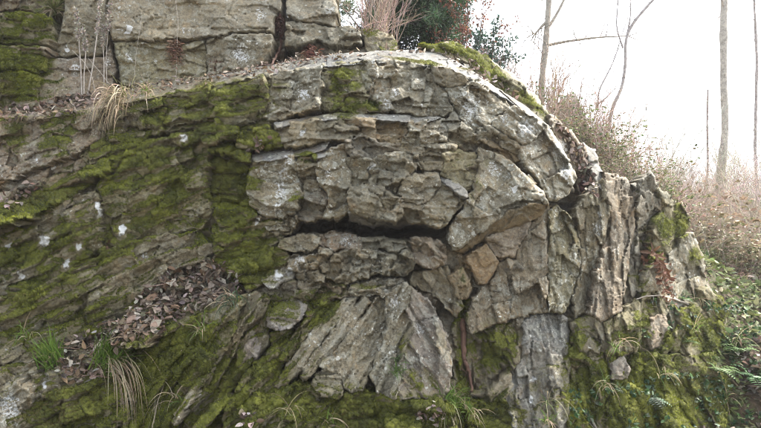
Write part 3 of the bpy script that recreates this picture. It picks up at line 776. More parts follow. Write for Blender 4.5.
B([(207, 150), (225, 144), (241, 147), (251, 154), (249, 162), (226, 154)], ang=-10, col='olive', moss=.6, off=-.08, gy=-.9)
B([(213, 226), (240, 226), (256, 217), (280, 218), (282, 236), (280, 247), (289, 256), (286, 266), (272, 270), (262, 283), (248, 291), (238, 277), (216, 262), (214, 248)], ang=-8, col='olive', moss=.4, off=-.05, fac=(26, 9))
B([(258, 216), (283, 218), (297, 214), (300, 222), (292, 232), (280, 236), (268, 228)], off=-.05, col='gray', lich=.7, rough=1.2, fac=(10, 8))
B([(148, 292), (180, 269), (215, 260), (240, 275), (242, 294), (222, 306), (200, 316), (170, 331), (140, 347), (112, 347), (110, 332), (130, 313)], gy=-1.2, gx=-.1, ang=-35, col='umber', moss=.05, off=-.05, rough=1.0)
B([(140, 349), (170, 332), (200, 316), (222, 305), (240, 298), (237, 320), (226, 345), (206, 370), (186, 400), (165, 440), (128, 440), (124, 390)], ang=-50, col='olive', moss=.5, off=-.14, gx=-.25, bev=6, fac=(30, 14))
B([(241, 298), (255, 291), (268, 300), (266, 330), (268, 345), (255, 361), (240, 376), (225, 402), (205, 440), (172, 440), (190, 402), (210, 371), (229, 345), (239, 322)], ang=-52, col='gray', moss=.28, off=-.02, fac=(34, 8))
B([(236, 320), (229, 343), (210, 372), (190, 402), (176, 425), (172, 420), (188, 396), (206, 366), (224, 340)], ang=-55, col='light', off=-.15, gx=.4, rough=.5, moss=.05, fac=(40, 5), bev=1.5, lich=.5)
B([(270, 334), (290, 330), (294, 340), (284, 362), (274, 386), (280, 391), (300, 381), (312, 388), (322, 398), (342, 403), (352, 440), (212, 440), (228, 403), (245, 376), (258, 363), (271, 347)], ang=-40, col='olive', moss=.28, off=-.05, fac=(26, 9))
B([(190, 432), (205, 414), (226, 397), (230, 400), (213, 417), (200, 434)], ang=-48, off=-.22, col='light', rough=.4, lich=.4, bev=1.5, gy=-.8, depth=.25)
B([(238, 350), (252, 340), (262, 338), (258, 356), (246, 372), (238, 366)], ang=-60, off=-.10, col=(.24, .21, .2), rough=.5, lich=.3)
B([(-10, 384), (30, 364), (70, 344), (110, 348), (140, 350), (124, 390), (128, 440), (-10, 440)], ang=-20, col='gray', moss=.22, off=-.04, lich=.6)
B([(-10, 390), (15, 382), (28, 390), (30, 405), (15, 422), (-10, 440)], ang=-35, col='light', off=-.16, rough=.7, lich=.8, moss=-.6)
B([(240, 297), (262, 284), (268, 289), (294, 282), (297, 290), (318, 290), (306, 305), (296, 299), (280, 300), (266, 319), (268, 300)], off=-.05, col='dark', moss=.3)
B([(318, 290), (326, 281), (345, 288), (350, 297), (336, 299), (318, 307), (306, 318), (303, 307)], off=-.04, col='pink', moss=.15, rough=1.3, fac=(10, 6))
B([(345, 392), (360, 392), (378, 395), (400, 402), (440, 400), (455, 405), (460, 440), (350, 440), (341, 403)], off=-.08, col='umber', moss=.4)
# far limb: steep beds running away up the bank
B([(549, 116), (560, 122), (576, 138), (592, 163), (600, 180), (594, 210), (582, 204), (577, 178), (567, 155), (553, 132)], off=.28, gx=.3, ang=60, col='umber', rough=1.2, moss=-.2)
B([(583, 145), (592, 150), (604, 178), (608, 190), (600, 186), (590, 166)], off=.10, ang=62, col='blue', gy=-1, rough=.4, depth=.3, bev=1.5, name='bedding_slab')
B([(577, 208), (590, 192), (600, 178), (607, 190), (609, 220), (601, 250), (592, 285), (585, 311), (575, 319), (574, 295), (582, 260), (580, 230)], off=.0, ang=86, col=(.145, .125, .078), lich=.45, gx=.4, fac=(34, 8))
B([(603, 174), (612, 175), (625, 180), (633, 190), (634, 215), (630, 250), (625, 290), (620, 310), (600, 321), (590, 313), (597, 280), (604, 250), (611, 220), (609, 190)], off=-.03, ang=88, col=(.165, .13, .092), lich=.35, gx=.5, fac=(34, 9))
B([(641, 180), (652, 172), (658, 185), (664, 205), (660, 215), (650, 235), (645, 250), (638, 282), (634, 252), (638, 215)], off=.05, ang=84, col=(.14, .125, .095), lich=.35, gx=.3)
B([(634, 196), (640, 184), (641, 230), (637, 285), (628, 305), (624, 296), (630, 255)], off=.12, ang=88, col='dark', moss=.2)
B([(660, 188), (670, 199), (685, 209), (689, 225), (676, 245), (661, 262), (649, 263), (648, 246), (655, 226), (663, 212)], off=-.05, gx=.4, ang=70, col='olive', moss=.3, bev=5)
B([(640, 290), (650, 266), (665, 260), (680, 241), (692, 234), (701, 255), (705, 285), (696, 301), (680, 311), (665, 301), (655, 291)], off=-.05, gx=.6, ang=70, col='gray', lich=.7, fac=(24, 12))
B(grow=1.6, bev=1.2, poly=[(574, 323), (590, 316), (604, 323), (610, 345), (606, 352), (572, 350)], ang=80, col='gray', moss=.15, lich=.5)
B(grow=1.6, bev=1.2, poly=[(605, 323), (622, 314), (636, 300), (640, 320), (636, 352), (608, 354), (611, 344)], ang=75, col='olive', moss=.2, lich=.5, off=-.03)
B(grow=1.6, bev=1.2, poly=[(641, 294), (653, 293), (668, 303), (680, 313), (678, 350), (658, 354), (638, 352), (642, 320)], ang=70, col='olive', moss=.3, lich=.4, off=-.06)
B(grow=1.6, bev=1.2, poly=[(652, 318), (664, 314), (667, 326), (660, 346), (650, 350), (648, 334)], ang=75, col='pink', off=-.07, rough=.6, moss=-.2, lich=.3)
B(grow=1.6, bev=1.2, poly=[(681, 313), (697, 303), (706, 290), (722, 299), (731, 318), (727, 347), (700, 358), (680, 352)], ang=60, col='olive', moss=.3, lich=.4, off=-.08, gx=.5)
B(grow=1.6, bev=1.2, poly=[(570, 350), (606, 353), (614, 375), (608, 400), (606, 440), (566, 440)], ang=75, col='gray', moss=.25, lich=.5)
B(grow=1.6, bev=1.2, poly=[(607, 354), (638, 354), (660, 356), (664, 400), (660, 440), (608, 440), (611, 400), (616, 376)], ang=70, col='umber', moss=.45, off=-.06)
B(grow=1.6, bev=1.2, poly=[(610, 362), (624, 358), (630, 368), (626, 378), (612, 380)], ang=80, col=(.2, .18, .165), off=-.07, moss=-.5, rough=.6, lich=.4)
B(grow=1.6, bev=1.2, poly=[(661, 356), (690, 358), (727, 349), (742, 380), (754, 440), (662, 440), (666, 400)], ang=55, col='umber', moss=.45, off=-.08, gx=.4)

for root in (ledge, outcrop):                       # parts keep their world place under the Empty
    for ch in root.children:
        ch.matrix_parent_inverse = Matrix.Translation(root.location).inverted()

GT = np.concatenate([GQ[:, [0, 1, 2]], GQ[:, [0, 2, 3]]])
V_all = np.concatenate(ALLV + [GV]); T_all = np.concatenate(ALLT + [GT + NV])
BVH = BVHTree.FromPolygons(V_all.tolist(), T_all.tolist(), all_triangles=True)
CAMV = Vector(CAM)
def hit(px, py):
    d = Vector(rays(px, py)).normalized()
    p, n, i, t = BVH.ray_cast(CAMV, d)
    if p is None: return None, None
    if n.dot(d) > 0: n = -n
    return np.array(p), np.array(n)

# ---- moss fronds standing up from the cushions
for root in (ledge, outcrop):
    P = [m for m in MOSSP if m[4] == root.name and len(m[0])]
    tri = np.concatenate([m[0] for m in P]); nr = np.concatenate([m[1] for m in P]); ar = np.concatenate([m[2] for m in P]); wt = np.concatenate([m[3] for m in P])
    prob = ar * np.clip((wt - .36) * 3, 0, 1); prob /= prob.sum()
    n = 260000 if root is outcrop else 34000
    k = RNG.choice(len(tri), n, p=prob)
    a, b = RNG.random(n), RNG.random(n); f = a + b > 1; a[f], b[f] = 1 - a[f], 1 - b[f]
    p = tri[k, 0] * (1 - a - b)[:, None] + tri[k, 1] * a[:, None] + tri[k, 2] * b[:, None]
    d = nr[k] + RNG.normal(size=(n, 3)) * .55 + np.array((0, -.1, .25)); d /= np.linalg.norm(d, axis=1, keepdims=True)
    sdv = np.cross(d, RNG.normal(size=(n, 3))); sdv /= np.linalg.norm(sdv, axis=1, keepdims=True)
    Lh = RNG.uniform(.006, .018, n) * (.6 + .6 * np.clip(wt[k], 0, 1)); wd = Lh * RNG.uniform(.16, .3, n)
    V = np.stack([p - sdv * wd[:, None] - d * .003, p + sdv * wd[:, None] - d * .003, p + d * Lh[:, None]], 1).reshape(-1, 3)
    T = np.arange(3 * n).reshape(-1, 3)
    tone = np.clip(.5 + 1.0 * fbm(p[:, 0] * 2.2, p[:, 2] * 2.2, p[:, 1] * 2.2, 71, 4) + RNG.normal(size=n) * .16, 0, 1)[:, None]
    cA, cB, cC = np.array((.048, .062, .012)), np.array((.25, .27, .036)), np.array((.17, .14, .06))
    c = cA * (1 - tone) + cB * tone
    brown = (np.clip(fbm(p[:, 0] * 3.1, p[:, 2] * 3.1, p[:, 1] * 3, 73, 3) * 2.4, 0, 1) * .85)[:, None]
    c = c * (1 - brown) + cC * brown
    c3 = np.repeat(c, 3, axis=0); 
    o = add('moss', new_mesh('moss', V, T, cols=c3), M_MOSS, root, 'stuff')
    o.matrix_parent_inverse = Matrix.Translation(root.location).inverted()

#@@VEG
def down(x, y, z0=12.0):
    p, n, i, t = BVH.ray_cast(Vector((x, y, z0)), Vector((0, 0, -1)))
    return (np.array(p), np.array(n)) if p is not None else (np.array((x, y, float(terrain_z(x, y)))), np.array((0, 0, 1.)))

def rebase(root, *objs):
    for o in objs: o.matrix_parent_inverse = Matrix.Translation(root.location).inverted()

STRAW, STRAW2 = (.42, .34, .23), (.24, .19, .13)
LEAFC = [(.17, .12, .085), (.24, .185, .14), (.32, .265, .215), (.105, .08, .06), (.22, .155, .10), (.40, .355, .30), (.18, .145, .12), (.10, .078, .062)]
UPV = np.array((0, 0, 1.0))
LEAFN = ['curled brown', 'light brown', 'pale pinkish', 'dark brown', 'tawny', 'bleached whitish', 'greyish brown', 'blackened']

# ------------------------------------------------------------------ dead leaves
def leaf_mesh(c, L=.075, w=.045):
    mb = MB()
    mb.leaf((-L / 2, 0, 0), (1, 0, 0), (0, 0, 1), L, w, c, fold=random.uniform(.05, .5), curl=random.uniform(-.25, .5))
    mb.tube([(-L / 2, 0, 0), (-L * .75, .004, .004)], (.0014, .001), np.array(c) * .6, 3)
    return mb.mesh('dead_leaf')

leaf_meshes = [leaf_mesh(jit(LEAFC[i % len(LEAFC)], .1), random.uniform(.055, .1), random.uniform(.035, .055)) for i in range(14)]
HEAP = [(118, 345), (112, 330), (130, 312), (150, 290), (178, 268), (214, 262), (240, 276), (242, 294), (222, 304), (196, 312), (168, 326), (146, 340)]
def in_poly(poly, n):
    P = np.array(poly, float); out = []
    while len(out) < n:
        x, y = random.uniform(P[:, 0].min(), P[:, 0].max()), random.uniform(P[:, 1].min(), P[:, 1].max())
        if inside(np.array([x]), np.array([y]), P)[0]: out.append((x, y))
    return out

def scatter_leaves(mb, poly, n, lift=.03, pal=LEAFC, smin=.04, smax=.085, flat=.6):
    for x, y in in_poly(poly, n):
        p, nr = hit(x, y)
        if p is None: continue
        nn = nr * .6 + UPV * .5 + rv() * flat
        d = np.cross(nn, rv())
        L = random.uniform(smin, smax)
        mb.leaf(p + (nr + UPV) * random.uniform(0, lift), d, nn, L, L * random.uniform(.45, .7), jit(random.choice(pal), .25), fold=random.uniform(-.2, .5), curl=random.uniform(-.4, .5))

LITTER = [
    (HEAP, 620, 'dark crumbled leaf litter packed under the heap on the mossy shelf'),
    ([(-5, 122), (-5, 111), (40, 104), (80, 95), (106, 98), (112, 104), (60, 116)], 380, 'pale dead leaves lying along the broad shelf under the squared blocks'),
    ([(112, 104), (118, 92), (160, 84), (210, 78), (250, 70), (285, 62), (345, 55), (340, 60), (285, 71), (210, 84), (160, 93)], 420, 'strip of small pale dead leaves along the bedding shelf under the ledge'),
    ([(-2, 205), (25, 186), (42, 184), (36, 196), (6, 210)], 70, 'dark dead leaves caught behind the mossy stone rib'),
    ([(58, 376), (64, 345), (92, 332), (116, 322), (132, 330), (124, 350), (104, 374), (78, 388)], 360, 'dead leaves gathered round the green grass tufts on the mossy bank'),
    ([(330, 60), (360, 54), (400, 51), (440, 54), (470, 68), (500, 90), (492, 88), (460, 67), (430, 58), (390, 56), (345, 61)], 45, 'scattered dead leaves and grit on the crest slab of the arch'),
    ([(416, 424), (418, 410), (436, 406), (444, 414), (438, 427)], 50, 'small pocket of pale dead leaves under the cone of slabs'),
    ([(236, 426), (238, 414), (252, 412), (256, 424)], 26, 'few pale dead leaves at the foot of the mossy bank'),
    ([(240, 150), (262, 140), (278, 146), (262, 152)], 22, 'dead leaves lying on the mossy step beside the blue-grey slab'),
    ([(550, 120), (562, 124), (578, 145), (594, 172), (596, 200), (586, 196), (578, 176), (566, 150)], 260, 'brown leaf litter filling the gully behind the lichened end of the arch'),
    ([(440, 52), (470, 60), (500, 82), (520, 100), (512, 100), (480, 78), (450, 62)], 60, 'dead leaves caught behind the mossy rim of the arch'),
]
for poly, n, lab in LITTER:
    mb = MB(); scatter_leaves(mb, poly, n, .035, smin=.035 if 'small' in lab or 'pale' in lab else .045, smax=.07 if 'small' in lab else .085)
    tag(add('leaf_litter', mb.mesh('leaf_litter'), M_LEAF), lab, 'leaf litter', kind='stuff')
for k, (x, y) in enumerate(in_poly(HEAP, 290)):
    p, nr = hit(x, y)
    if p is None: continue
    o = add('dead_leaf', leaf_meshes[k % len(leaf_meshes)], M_LEAF)
    nn = Vector(nr * .8 + UPV * .6 + rv() * .55).normalized()
    q = nn.to_track_quat('Z', 'X')
    o.rotation_euler = (q @ Matrix.Rotation(random.uniform(0, 6.28), 3, 'Z').to_quaternion()).to_euler()
    o.location = Vector(p + (nr * .6 + UPV) * random.uniform(.004, .05))
    o.scale = (random.uniform(.75, 1.7),) * 3
    tag(o, LEAFN[(k % len(leaf_meshes)) % len(LEAFC)] + ' dead leaf in the heap on the mossy sloping shelf', 'dead leaf', LEAFN[(k % len(leaf_meshes)) % len(LEAFC)] + ' leaves heaped on the shelf')

mb = MB()
for x, y in in_poly(HEAP, 60) + in_poly(LITTER[1][0], 60) + in_poly(LITTER[2][0], 50) + in_poly([(60, 376), (70, 345), (118, 330), (120, 352), (90, 382)], 30):
    p, nr = hit(x, y)
    if p is None: continue
    d = np.cross(nr + UPV * .5, rv()); d /= np.linalg.norm(d) + 1e-9
    L = random.uniform(.06, .22)
    mb.tube([p + nr * .02 + UPV * .02, p + nr * .03 + UPV * .02 + d * L * .5 + rv() * .008, p + nr * .02 + UPV * .015 + d * L], (.0035, .003, .0015), jit((.20, .15, .11), .35), 4)
tag(add('twig_litter', mb.mesh('twig_litter'), M_TWIG), 'short fallen twigs mixed through the dead leaves on the shelves', 'twigs', kind='stuff')

# ------------------------------------------------------------------ grass tufts
def tuft(px, py, label, green, dry, hg, hd, gcol=(.14, .225, .04), spread=.5, droop=1.0, ddroop=2.4, toward=.5, root=.05, name='grass_tuft', lift=.03, w=.009):
    p, nr = hit(px, py)
    p = p + np.array((0, -lift * 1.6, 0))
    t = thing(name, label, 'grass', p)
    def bunch(n, h, col, dr, nm, outw):
        mb = MB()
        for i in range(n):
            o = rv() * root * .5; o[1] = o[1] * .5 - .01
            d = UPV * 1.0 + nr * outw + rv() * spread
            mb.blade(p + o + nr * lift - UPV * .01, d, h * random.uniform(.5, 1.1), w * random.uniform(.6, 1.3), dr * random.uniform(.5, 1.3), jit(col if random.random() < .7 else np.array(col) * .6, .25), 7)
        ob = add(nm, mb.mesh(nm), M_BLADE, t); rebase(t, ob)
    if green: bunch(green, hg, gcol, droop, 'green_blades', toward * .5)
    if dry: bunch(dry, hd, STRAW, ddroop, 'dry_blades', toward)
    return t
tuft(127, 104, 'straw-coloured grass tuft hanging over the shelf edge below dead stalks', 50, 150, .22, .42, spread=.5, ddroop=4.6, toward=1.2, gcol=(.17, .17, .07), root=.14, lift=.05)
tuft(64, 358, 'small bright green grass tuft on the mossy bank', 180, 15, .28, .2, spread=.3, droop=.6, lift=.05, root=.09)
tuft(108, 358, 'green grass tuft with long straw hanging down the mossy bank', 260, 45, .34, .7, spread=.3, ddroop=4.4, toward=1.0, droop=.5, lift=.05, root=.1)
tuft(236, 300, 'thin dark grass tuft hanging below the dead leaf heap', 45, 20, .25, .25, gcol=(.07, .11, .06), droop=3.4, toward=.8, spread=.35)
tuft(448, 396, 'bushy green grass tuft beside the hanging root at the cone of slabs', 150, 40, .28, .42, spread=.42, droop=1.4, ddroop=4.0, toward=.8, lift=.05, root=.09)
tuft(58, 12, 'yellowing grass tuft on top of the mossy ledge corner', 80, 60, .35, .3, spread=.6, gcol=(.16, .18, .05), name='grass_tuft')
tuft(395, 372, 'little fern-green tuft rooted in the crack of the slab cone', 40, 0, .14, .1, spread=.5, gcol=(.09, .15, .035), droop=2)
tuft(150, 96, 'short straw tuft beside the hanging grass on the shelf', 20, 50, .15, .22, spread=.5, ddroop=3)
for i, (x, y) in enumerate([(700, 180), (690, 330), (612, 345), (545, 418), (470, 408), (330, 415), (30, 335), (205, 330)]):
    p, nr = hit(x, y)
    if p is None: continue
    labs = ['sparse grass sprig growing among brown canes up the bank', 'grass sprig on the mossy corner of the steep beds', 'grass sprig below the steep striped beds', 'grass sprig at the foot of the blue-grey pillar',
            'grass sprig at the foot of the hanging root', 'grass sprig in the moss under the slanting slabs', 'grass sprig on the mossy flank above the green tufts', 'grass sprig on the mossy slab under the leaf heap']
    tuft(x, y, labs[i], 16, 10, .18, .25, spread=.6, droop=1.8)

# ------------------------------------------------------------------ dead flower stalks on the shelf
def stalk(base, path, label, head=True, r=.010, col=(.42, .38, .33)):
    p, nr = hit(*base)
    Y = p[1]
    t = thing('dead_flower_stalk', label, 'dead plant', p, 'dead flower stalks on the shelf')
    P = np.array([p - UPV * .02] + [at(x, y, Y + dy) for x, y, dy in path])
    mb = MB(); mb.tube(P, np.linspace(r, r * .5, len(P)), col, 5)
    objs = [add('stem', mb.mesh('stem'), M_TWIG, t)]
    if head:
        mb = MB(); a, b = P[-2], P[-1]
        for k in range(260):
            f = random.random(); q = a + (b - a) * f
            d = rv(); d[2] += .6
            mb.leaf(q + rv() * .004, d, rv(), random.uniform(.02, .05), .016, jit((.44, .40, .35), .3))
        objs.append(add('seed_head', mb.mesh('seed_head'), M_LEAF, t))
    rebase(t, *objs)
stalk((82, 96), [(81, 70, 0), (79, 40, .02), (76, 8, .02)], 'thick pale dead flower stalk with fluffy seed head on the shelf')
stalk((88, 92), [(93, 65, 0), (97, 35, 0), (101, -6, .02)], 'leaning dead flower stalk with brown seed head beside the hanging grass')
stalk((107, 82), [(106, 60, 0), (108, 30, 0), (110, 4, 0)], 'straight dead flower stalk with narrow tip on the shelf', r=.005)
stalk((84, 94), [(84, 75, -.02), (86, 50, 0), (83, 30, 0)], 'short fluffy grey dead stalk beside the thick pale stalk', r=.008)
stalk((104, 84), [(104, 62, -.02), (103, 45, 0), (105, 26, 0)], 'short grey dead stalk close to the straight one', r=.007)
stalk((95, 90), [(92, 76, -.06), (84, 62, -.1), (72, 50, -.12)], 'thin bent stalk crossing behind the thick pale stalk', head=False, r=.004)
stalk((112, 86), [(100, 72, -.05), (88, 58, -.08)], 'bent bare dead stalk lying across the squared blocks', head=False, r=.004)
stalk((134, 82), [(136, 55, -.03), (142, 15, 0)], 'very thin bare stalk against the largest squared block', head=False, r=.0025)
stalk((176, 78), [(177, 50, -.03), (178, 20, 0), (175, -5, 0)], 'thin straight stalk rising from the brown hanging fern', head=False, r=.003)

# ------------------------------------------------------------------ hanging dead ferns and roots
def dead_fern(px, py, label, L, n, col=(.16, .08, .045), down_=1.2, wide=.5):
    p, nr = hit(px, py)
    t = thing('dead_fern', label, 'dead fern', p)
    mb = MB()
    for i in range(n):
        d = nr * .9 + rv() * wide + UPV * .15; d /= np.linalg.norm(d)
        pts = [p + rv() * .02]; l = L * random.uniform(.5, 1.1)
        for k in range(7):
            d = d + np.array((0, 0, -down_ / 4)); d /= np.linalg.norm(d); pts.append(pts[-1] + d * l / 7)
        pts = np.array(pts); c = jit(col, .3)
        mb.tube(pts, np.linspace(.003, .001, 8), c * .8, 3)
        for k in range(1, 8):
            for s_ in (-1, 1):
                sd2 = np.cross(pts[k] - pts[k - 1], nr) * s_; sd2 /= np.linalg.norm(sd2) + 1e-9
                ll = l * .22 * (1 - k / 9)
                mb.leaf(pts[k], sd2 + rv() * .3 + np.array((0, 0, -.5)), nr + rv() * .4, ll + .02, ll * .35 + .006, jit(c, .2), curl=random.uniform(-.6, .6))
    ob = add('fronds', mb.mesh('fronds'), M_LEAF, t); rebase(t, ob)
dead_fern(177, 44, 'reddish-brown dead fern hanging on the squared blocks', .33, 26, (.20, .12, .08), 3.6, .3)
dead_fern(214, 62, 'wispy brown dead fern by the crack of the squared blocks', .25, 10, (.20, .12, .08), 3.4, .3)
dead_fern(281, 14, 'dark reddish dead fern hanging in the cleft of the ledge', .3, 14, (.13, .07, .055), 1.8, .3)
dead_fern(312, 50, 'rust-brown dead fern under the overhang of the ledge', .28, 12, (.20, .09, .06), 1.6, .5)
dead_fern(645, 256, 'dark brown dead fern drooping from the mossy steep bed', .62, 22, (.13, .065, .035), 1.8, .5)
dead_fern(107, 247, 'small purple-brown dead frond hanging on the mossy flank', .28, 5, (.14, .075, .06), 2.6, .2)
dead_fern(585, 180, 'purple-brown dead fern in the gully behind the arch end', .4, 14, (.18, .11, .10), 1.6, .5)

def root(pts, r, label, col=(.15, .085, .06)):
    P = []
    for x, y in pts:
        p, nr = hit(x, y); P.append(p + nr * r * .5)
    P = np.array(P)
    t = thing('hanging_root', label, 'root', P[0])
    Ps = np.array([np.array([np.interp(u, np.arange(len(P)), P[:, k]) for k in range(3)]) for u in np.linspace(0, len(P) - 1, 24)])
    for k in (1, 2): Ps[1:-1] = (Ps[:-2] + Ps[1:-1] * 2 + Ps[2:]) / 4
    mb = MB(); mb.tube(Ps + RNG.normal(size=Ps.shape) * r * .15, np.linspace(r, r * .4, 24), col, 6)
    for k in range(9):
        i = random.randint(1, 16)
        mb.tube([Ps[i], Ps[i] + rv() * .03 - UPV * .08, Ps[min(23, i + 6)] + rv() * .04 - UPV * .05], (r * .3, r * .2, .001), jit(col, .2), 4)
    ob = add('root_strand', mb.mesh('root_strand'), M_BARK, t); rebase(t, ob)
root([(461, 320), (462, 340), (465, 355), (468, 370), (471, 392)], .035, 'reddish-brown root hanging in the mossy crack beside the slab cone')
root([(283, 20), (282, 35), (279, 50), (272, 66)], .03, 'brown root running down the dark cleft of the ledge')
root([(688, 305), (676, 300), (660, 296), (645, 296), (636, 300)], .014, 'thin pale root lying across the foot of the steep beds', (.34, .30, .25))
root([(745, 395), (732, 380), (720, 366), (712, 350)], .012, 'thin brown root trailing down the corner of the bank', (.24, .18, .12))
root([(596, 428), (588, 415), (576, 405), (570, 400)], .012, 'pale stick leaning at the foot of the steep beds', (.42, .38, .33))
root([(152, 432), (158, 400), (172, 365), (182, 350)], .007, 'thin straw-pale runner on the mossy slab under the leaf heap', (.30, .26, .18))

for i, (x, y, lab) in enumerate([(690, 300, 'long straw blades trailing over the foot of the steep beds'), (735, 340, 'straw tuft hanging at the corner of the bank'), (600, 385, 'thin hanging straw under the steep striped beds'),
                                 (660, 375, 'straw-coloured trailing grass on the mossy base'), (720, 395, 'drooping straw tuft low on the mossy corner'), (640, 330, 'wisps of dry grass between the steep beds'), (545, 400, 'wisps of straw at the blue-grey pillar'),
                                 (180, 395, 'wisps of straw on the mossy slab below the heap'), (290, 410, 'wisps of straw in the moss below the slanting slabs')]):
    tuft(x, y, lab, 12, 10, .18, .35, spread=.9, ddroop=2.6, droop=2.2, toward=.9, gcol=(.12, .18, .05), w=.006)

# ------------------------------------------------------------------ bare shrubs, brambles, evergreen bushes
def wander(p, d, L, n, wob, grav=0.0):
    p = np.array(p, float); d = np.array(d, float); d /= np.linalg.norm(d); pts = [p.copy()]
    for k in range(n):
        d = d + rv() * wob + np.array((0, 0, -grav)); d /= np.linalg.norm(d); p = p + d * L / n; pts.append(p.copy())
    return np.array(pts)

def bare_shrub_mesh(n, h, lean=(0, 0, 0), col=(.22, .17, .14), r=.006, tw=5, wide=.35):
    mb = MB()
    for i in range(n):
        L = h * random.uniform(.5, 1.1); c = jit(col, .35)
        P = wander(rv() * np.array((.12, .12, .01)), UPV + np.array(lean) + rv() * wide, L, 9, .09, .01)
        mb.tube(P, np.linspace(r * random.uniform(.6, 1.3), .0012, 10), c, 4)
        for k in range(tw):
            j = random.randint(3, 8)
            Q = wander(P[j], P[j] - P[j - 1] + rv() * .12 * L * .3 + UPV * .02, L * random.uniform(.15, .4), 5, .16)
            mb.tube(Q, np.linspace(r * .4, .0009, 6), c, 3)
    return mb.mesh('stems')

def bramble_meshes(n, L, leafn, lcols, col=(.34, .28, .22), ls=.05):
    mb, ml = MB(), MB()
    for i in range(n):
        c = jit(col, .4)
        a = random.uniform(0, 6.28)
        P = wander(rv() * np.array((.2, .2, .01)), UPV * random.uniform(.5, 1.3) + np.array((math.cos(a), math.sin(a), 0)) * random.uniform(.2, .9), L * random.uniform(.5, 1.2), 10, .08, .085)
        mb.tube(P, np.linspace(.0055, .0015, 11), c, 4)
        for k in range(3):
            j = random.randint(2, 8)
            mb.tube(wander(P[j], P[j] - P[j - 1] + rv() * .1, L * random.uniform(.15, .35), 5, .2), np.linspace(.003, .001, 6), c, 3)
        for k in range(leafn):
            j = random.randint(2, 10); q = P[j] + rv() * .03
            d0 = rv(); d0[2] *= .4
            lc = jit(random.choice(lcols), .3)
            for q3 in (-1, 0, 1):
                d = d0 + np.cross(d0, UPV) * q3 * .8
                ml.leaf(q, d, UPV + rv() * .5, ls * random.uniform(.7, 1.2), ls * .6, lc, curl=random.uniform(-.3, .3))
    return mb.mesh('canes'), (ml.mesh('leaves') if ml.V else None)

def place(name, label, cat, meshes, x, y, sc=1.0, rot=None, group=None, z=None, sink=.03):
    p, _ = down(x, y)
    if z is not None: p[2] = z
    t = thing(name, label, cat, p - UPV * sink, group)
    t.rotation_euler = (0, 0, random.uniform(0, 6.28) if rot is None else rot)
    t.scale = (sc,) * 3
    for nm, me, mt in meshes:
        if me is not None: add(nm, me, mt, t)
    return t
def shoulder(px): return 'just behind the mossy crest rim' if px < 540 else 'round the young grey tree' if px < 562 else 'round the dark boulder' if px < 592 else 'at the foot of the forked sapling' if px < 628 else 'above the steep beds'
def bankpos(px, Y): return ('beside the steep beds' if px < 700 else 'below the mossy birch' if px < 742 else 'beyond the mossy birch') if Y < 5 else ('behind the crooked sapling' if px < 712 else 'round the foot of the mossy birch' if px < 738 else 'under the faint thin tree') if Y < 8.5 else 'in the far thicket'
def xat(px, Y): return float(at(px, 200, Y)[0])

PINK, TAN = (.20, .13, .115), (.30, .24, .19)
thicket = bare_shrub_mesh(60, 1.35, (0, -.05, 0), (.42, .33, .27), .006, 5, .28)
thicket2 = bare_shrub_mesh(40, 1.1, (.1, -.1, 0), (.38, .28, .24), .005, 6, .4)
place('bare_shrub', 'dense brown bare shrub rising behind the end of the squared ledge', 'shrub', [('stems', thicket, M_TWIG)], xat(380, 1.75), 1.75, 1.1, 0)
place('bare_shrub', 'upright pale bare shrub standing before the dark evergreen bush', 'shrub', [('stems', bare_shrub_mesh(40, 1.4, (.08, 0, 0), (.48, .40, .33), .009, 5, .3), M_TWIG)], xat(410, 1.6), 1.6, 1.0, 0)
place('bare_shrub', 'low tangled bare shrub spilling over the ledge end', 'shrub', [('stems', thicket2, M_TWIG)], xat(372, 1.35), 1.35, .8, 1.0)
place('bare_shrub', 'pale thin bare shrub between the red-leaved bush and the arch rim', 'shrub', [('stems', bare_shrub_mesh(18, .9, (.05, 0, 0), (.36, .30, .28), .005, 4, .25), M_TWIG)], xat(478, 2.0), 2.0, 1.0, 0)

def bush_meshes(n, size, lcols, L, w, stemn=14, core=.0, gaps=2.2):
    ms, ml = MB(), MB(); tips = []
    for i in range(stemn):
        P = wander((0, 0, 0), UPV * .9 + rv() * .32, size * random.uniform(.7, 1.1), 8, .08)
        ms.tube(P, np.linspace(.018, .004, 9), jit((.12, .10, .08), .2), 5)
        for k in range(7):
            j = random.randint(2, 8)
            Q = wander(P[j], P[min(8, j + 1)] - P[j - 1] + rv() * size * .13, size * random.uniform(.2, .42), 6, .15)
            ms.tube(Q, np.linspace(.006, .0015, 7), jit((.13, .10, .08), .2), 3); tips += list(Q[2:])
    tips = np.array(tips)
    for i in range(n):
        q = tips[random.randrange(len(tips))] + rv() * size * .035
        ml.leaf(q, rv() + UPV * .3, UPV * .6 + rv() * .7, L * random.uniform(.6, 1.2), w, jit(random.choice(lcols), .35), curl=random.uniform(-.2, .2))
    return [('stems', ms.mesh('stems'), M_TWIG), ('leaves', ml.mesh('leaves'), M_GREEN)]
place('yew_bush', 'dark green fine-leaved evergreen bush behind the ledge end', 'bush', bush_meshes(24000, 1.75, [(.05, .10, .045), (.075, .13, .06), (.035, .07, .035)], .10, .018, 20), xat(432, 3.6), 3.6, .95, 0)
place('yew_bush', 'smaller dark evergreen bush growing behind the bare brown shrub', 'bush', bush_meshes(15000, 1.5, [(.06, .11, .05), (.075, .13, .06)], .10, .018, 16), xat(392, 3.4), 3.4, 1.0, 1)
place('holly_bush', 'glossy dark green bush with bluish leaves at the arch rim', 'bush', bush_meshes(2600, 1.05, [(.03, .065, .045), (.05, .09, .07), (.09, .13, .11)], .06, .032, 9), xat(486, 2.5), 2.5, .85, 0)
place('beech_sapling', 'sapling keeping its coppery dead leaves beside the evergreen bush', 'bush', bush_meshes(1300, 1.25, [(.19, .085, .055), (.22, .11, .075), (.15, .07, .05)], .055, .03, 7), xat(464, 2.7), 2.7, .9, 2)

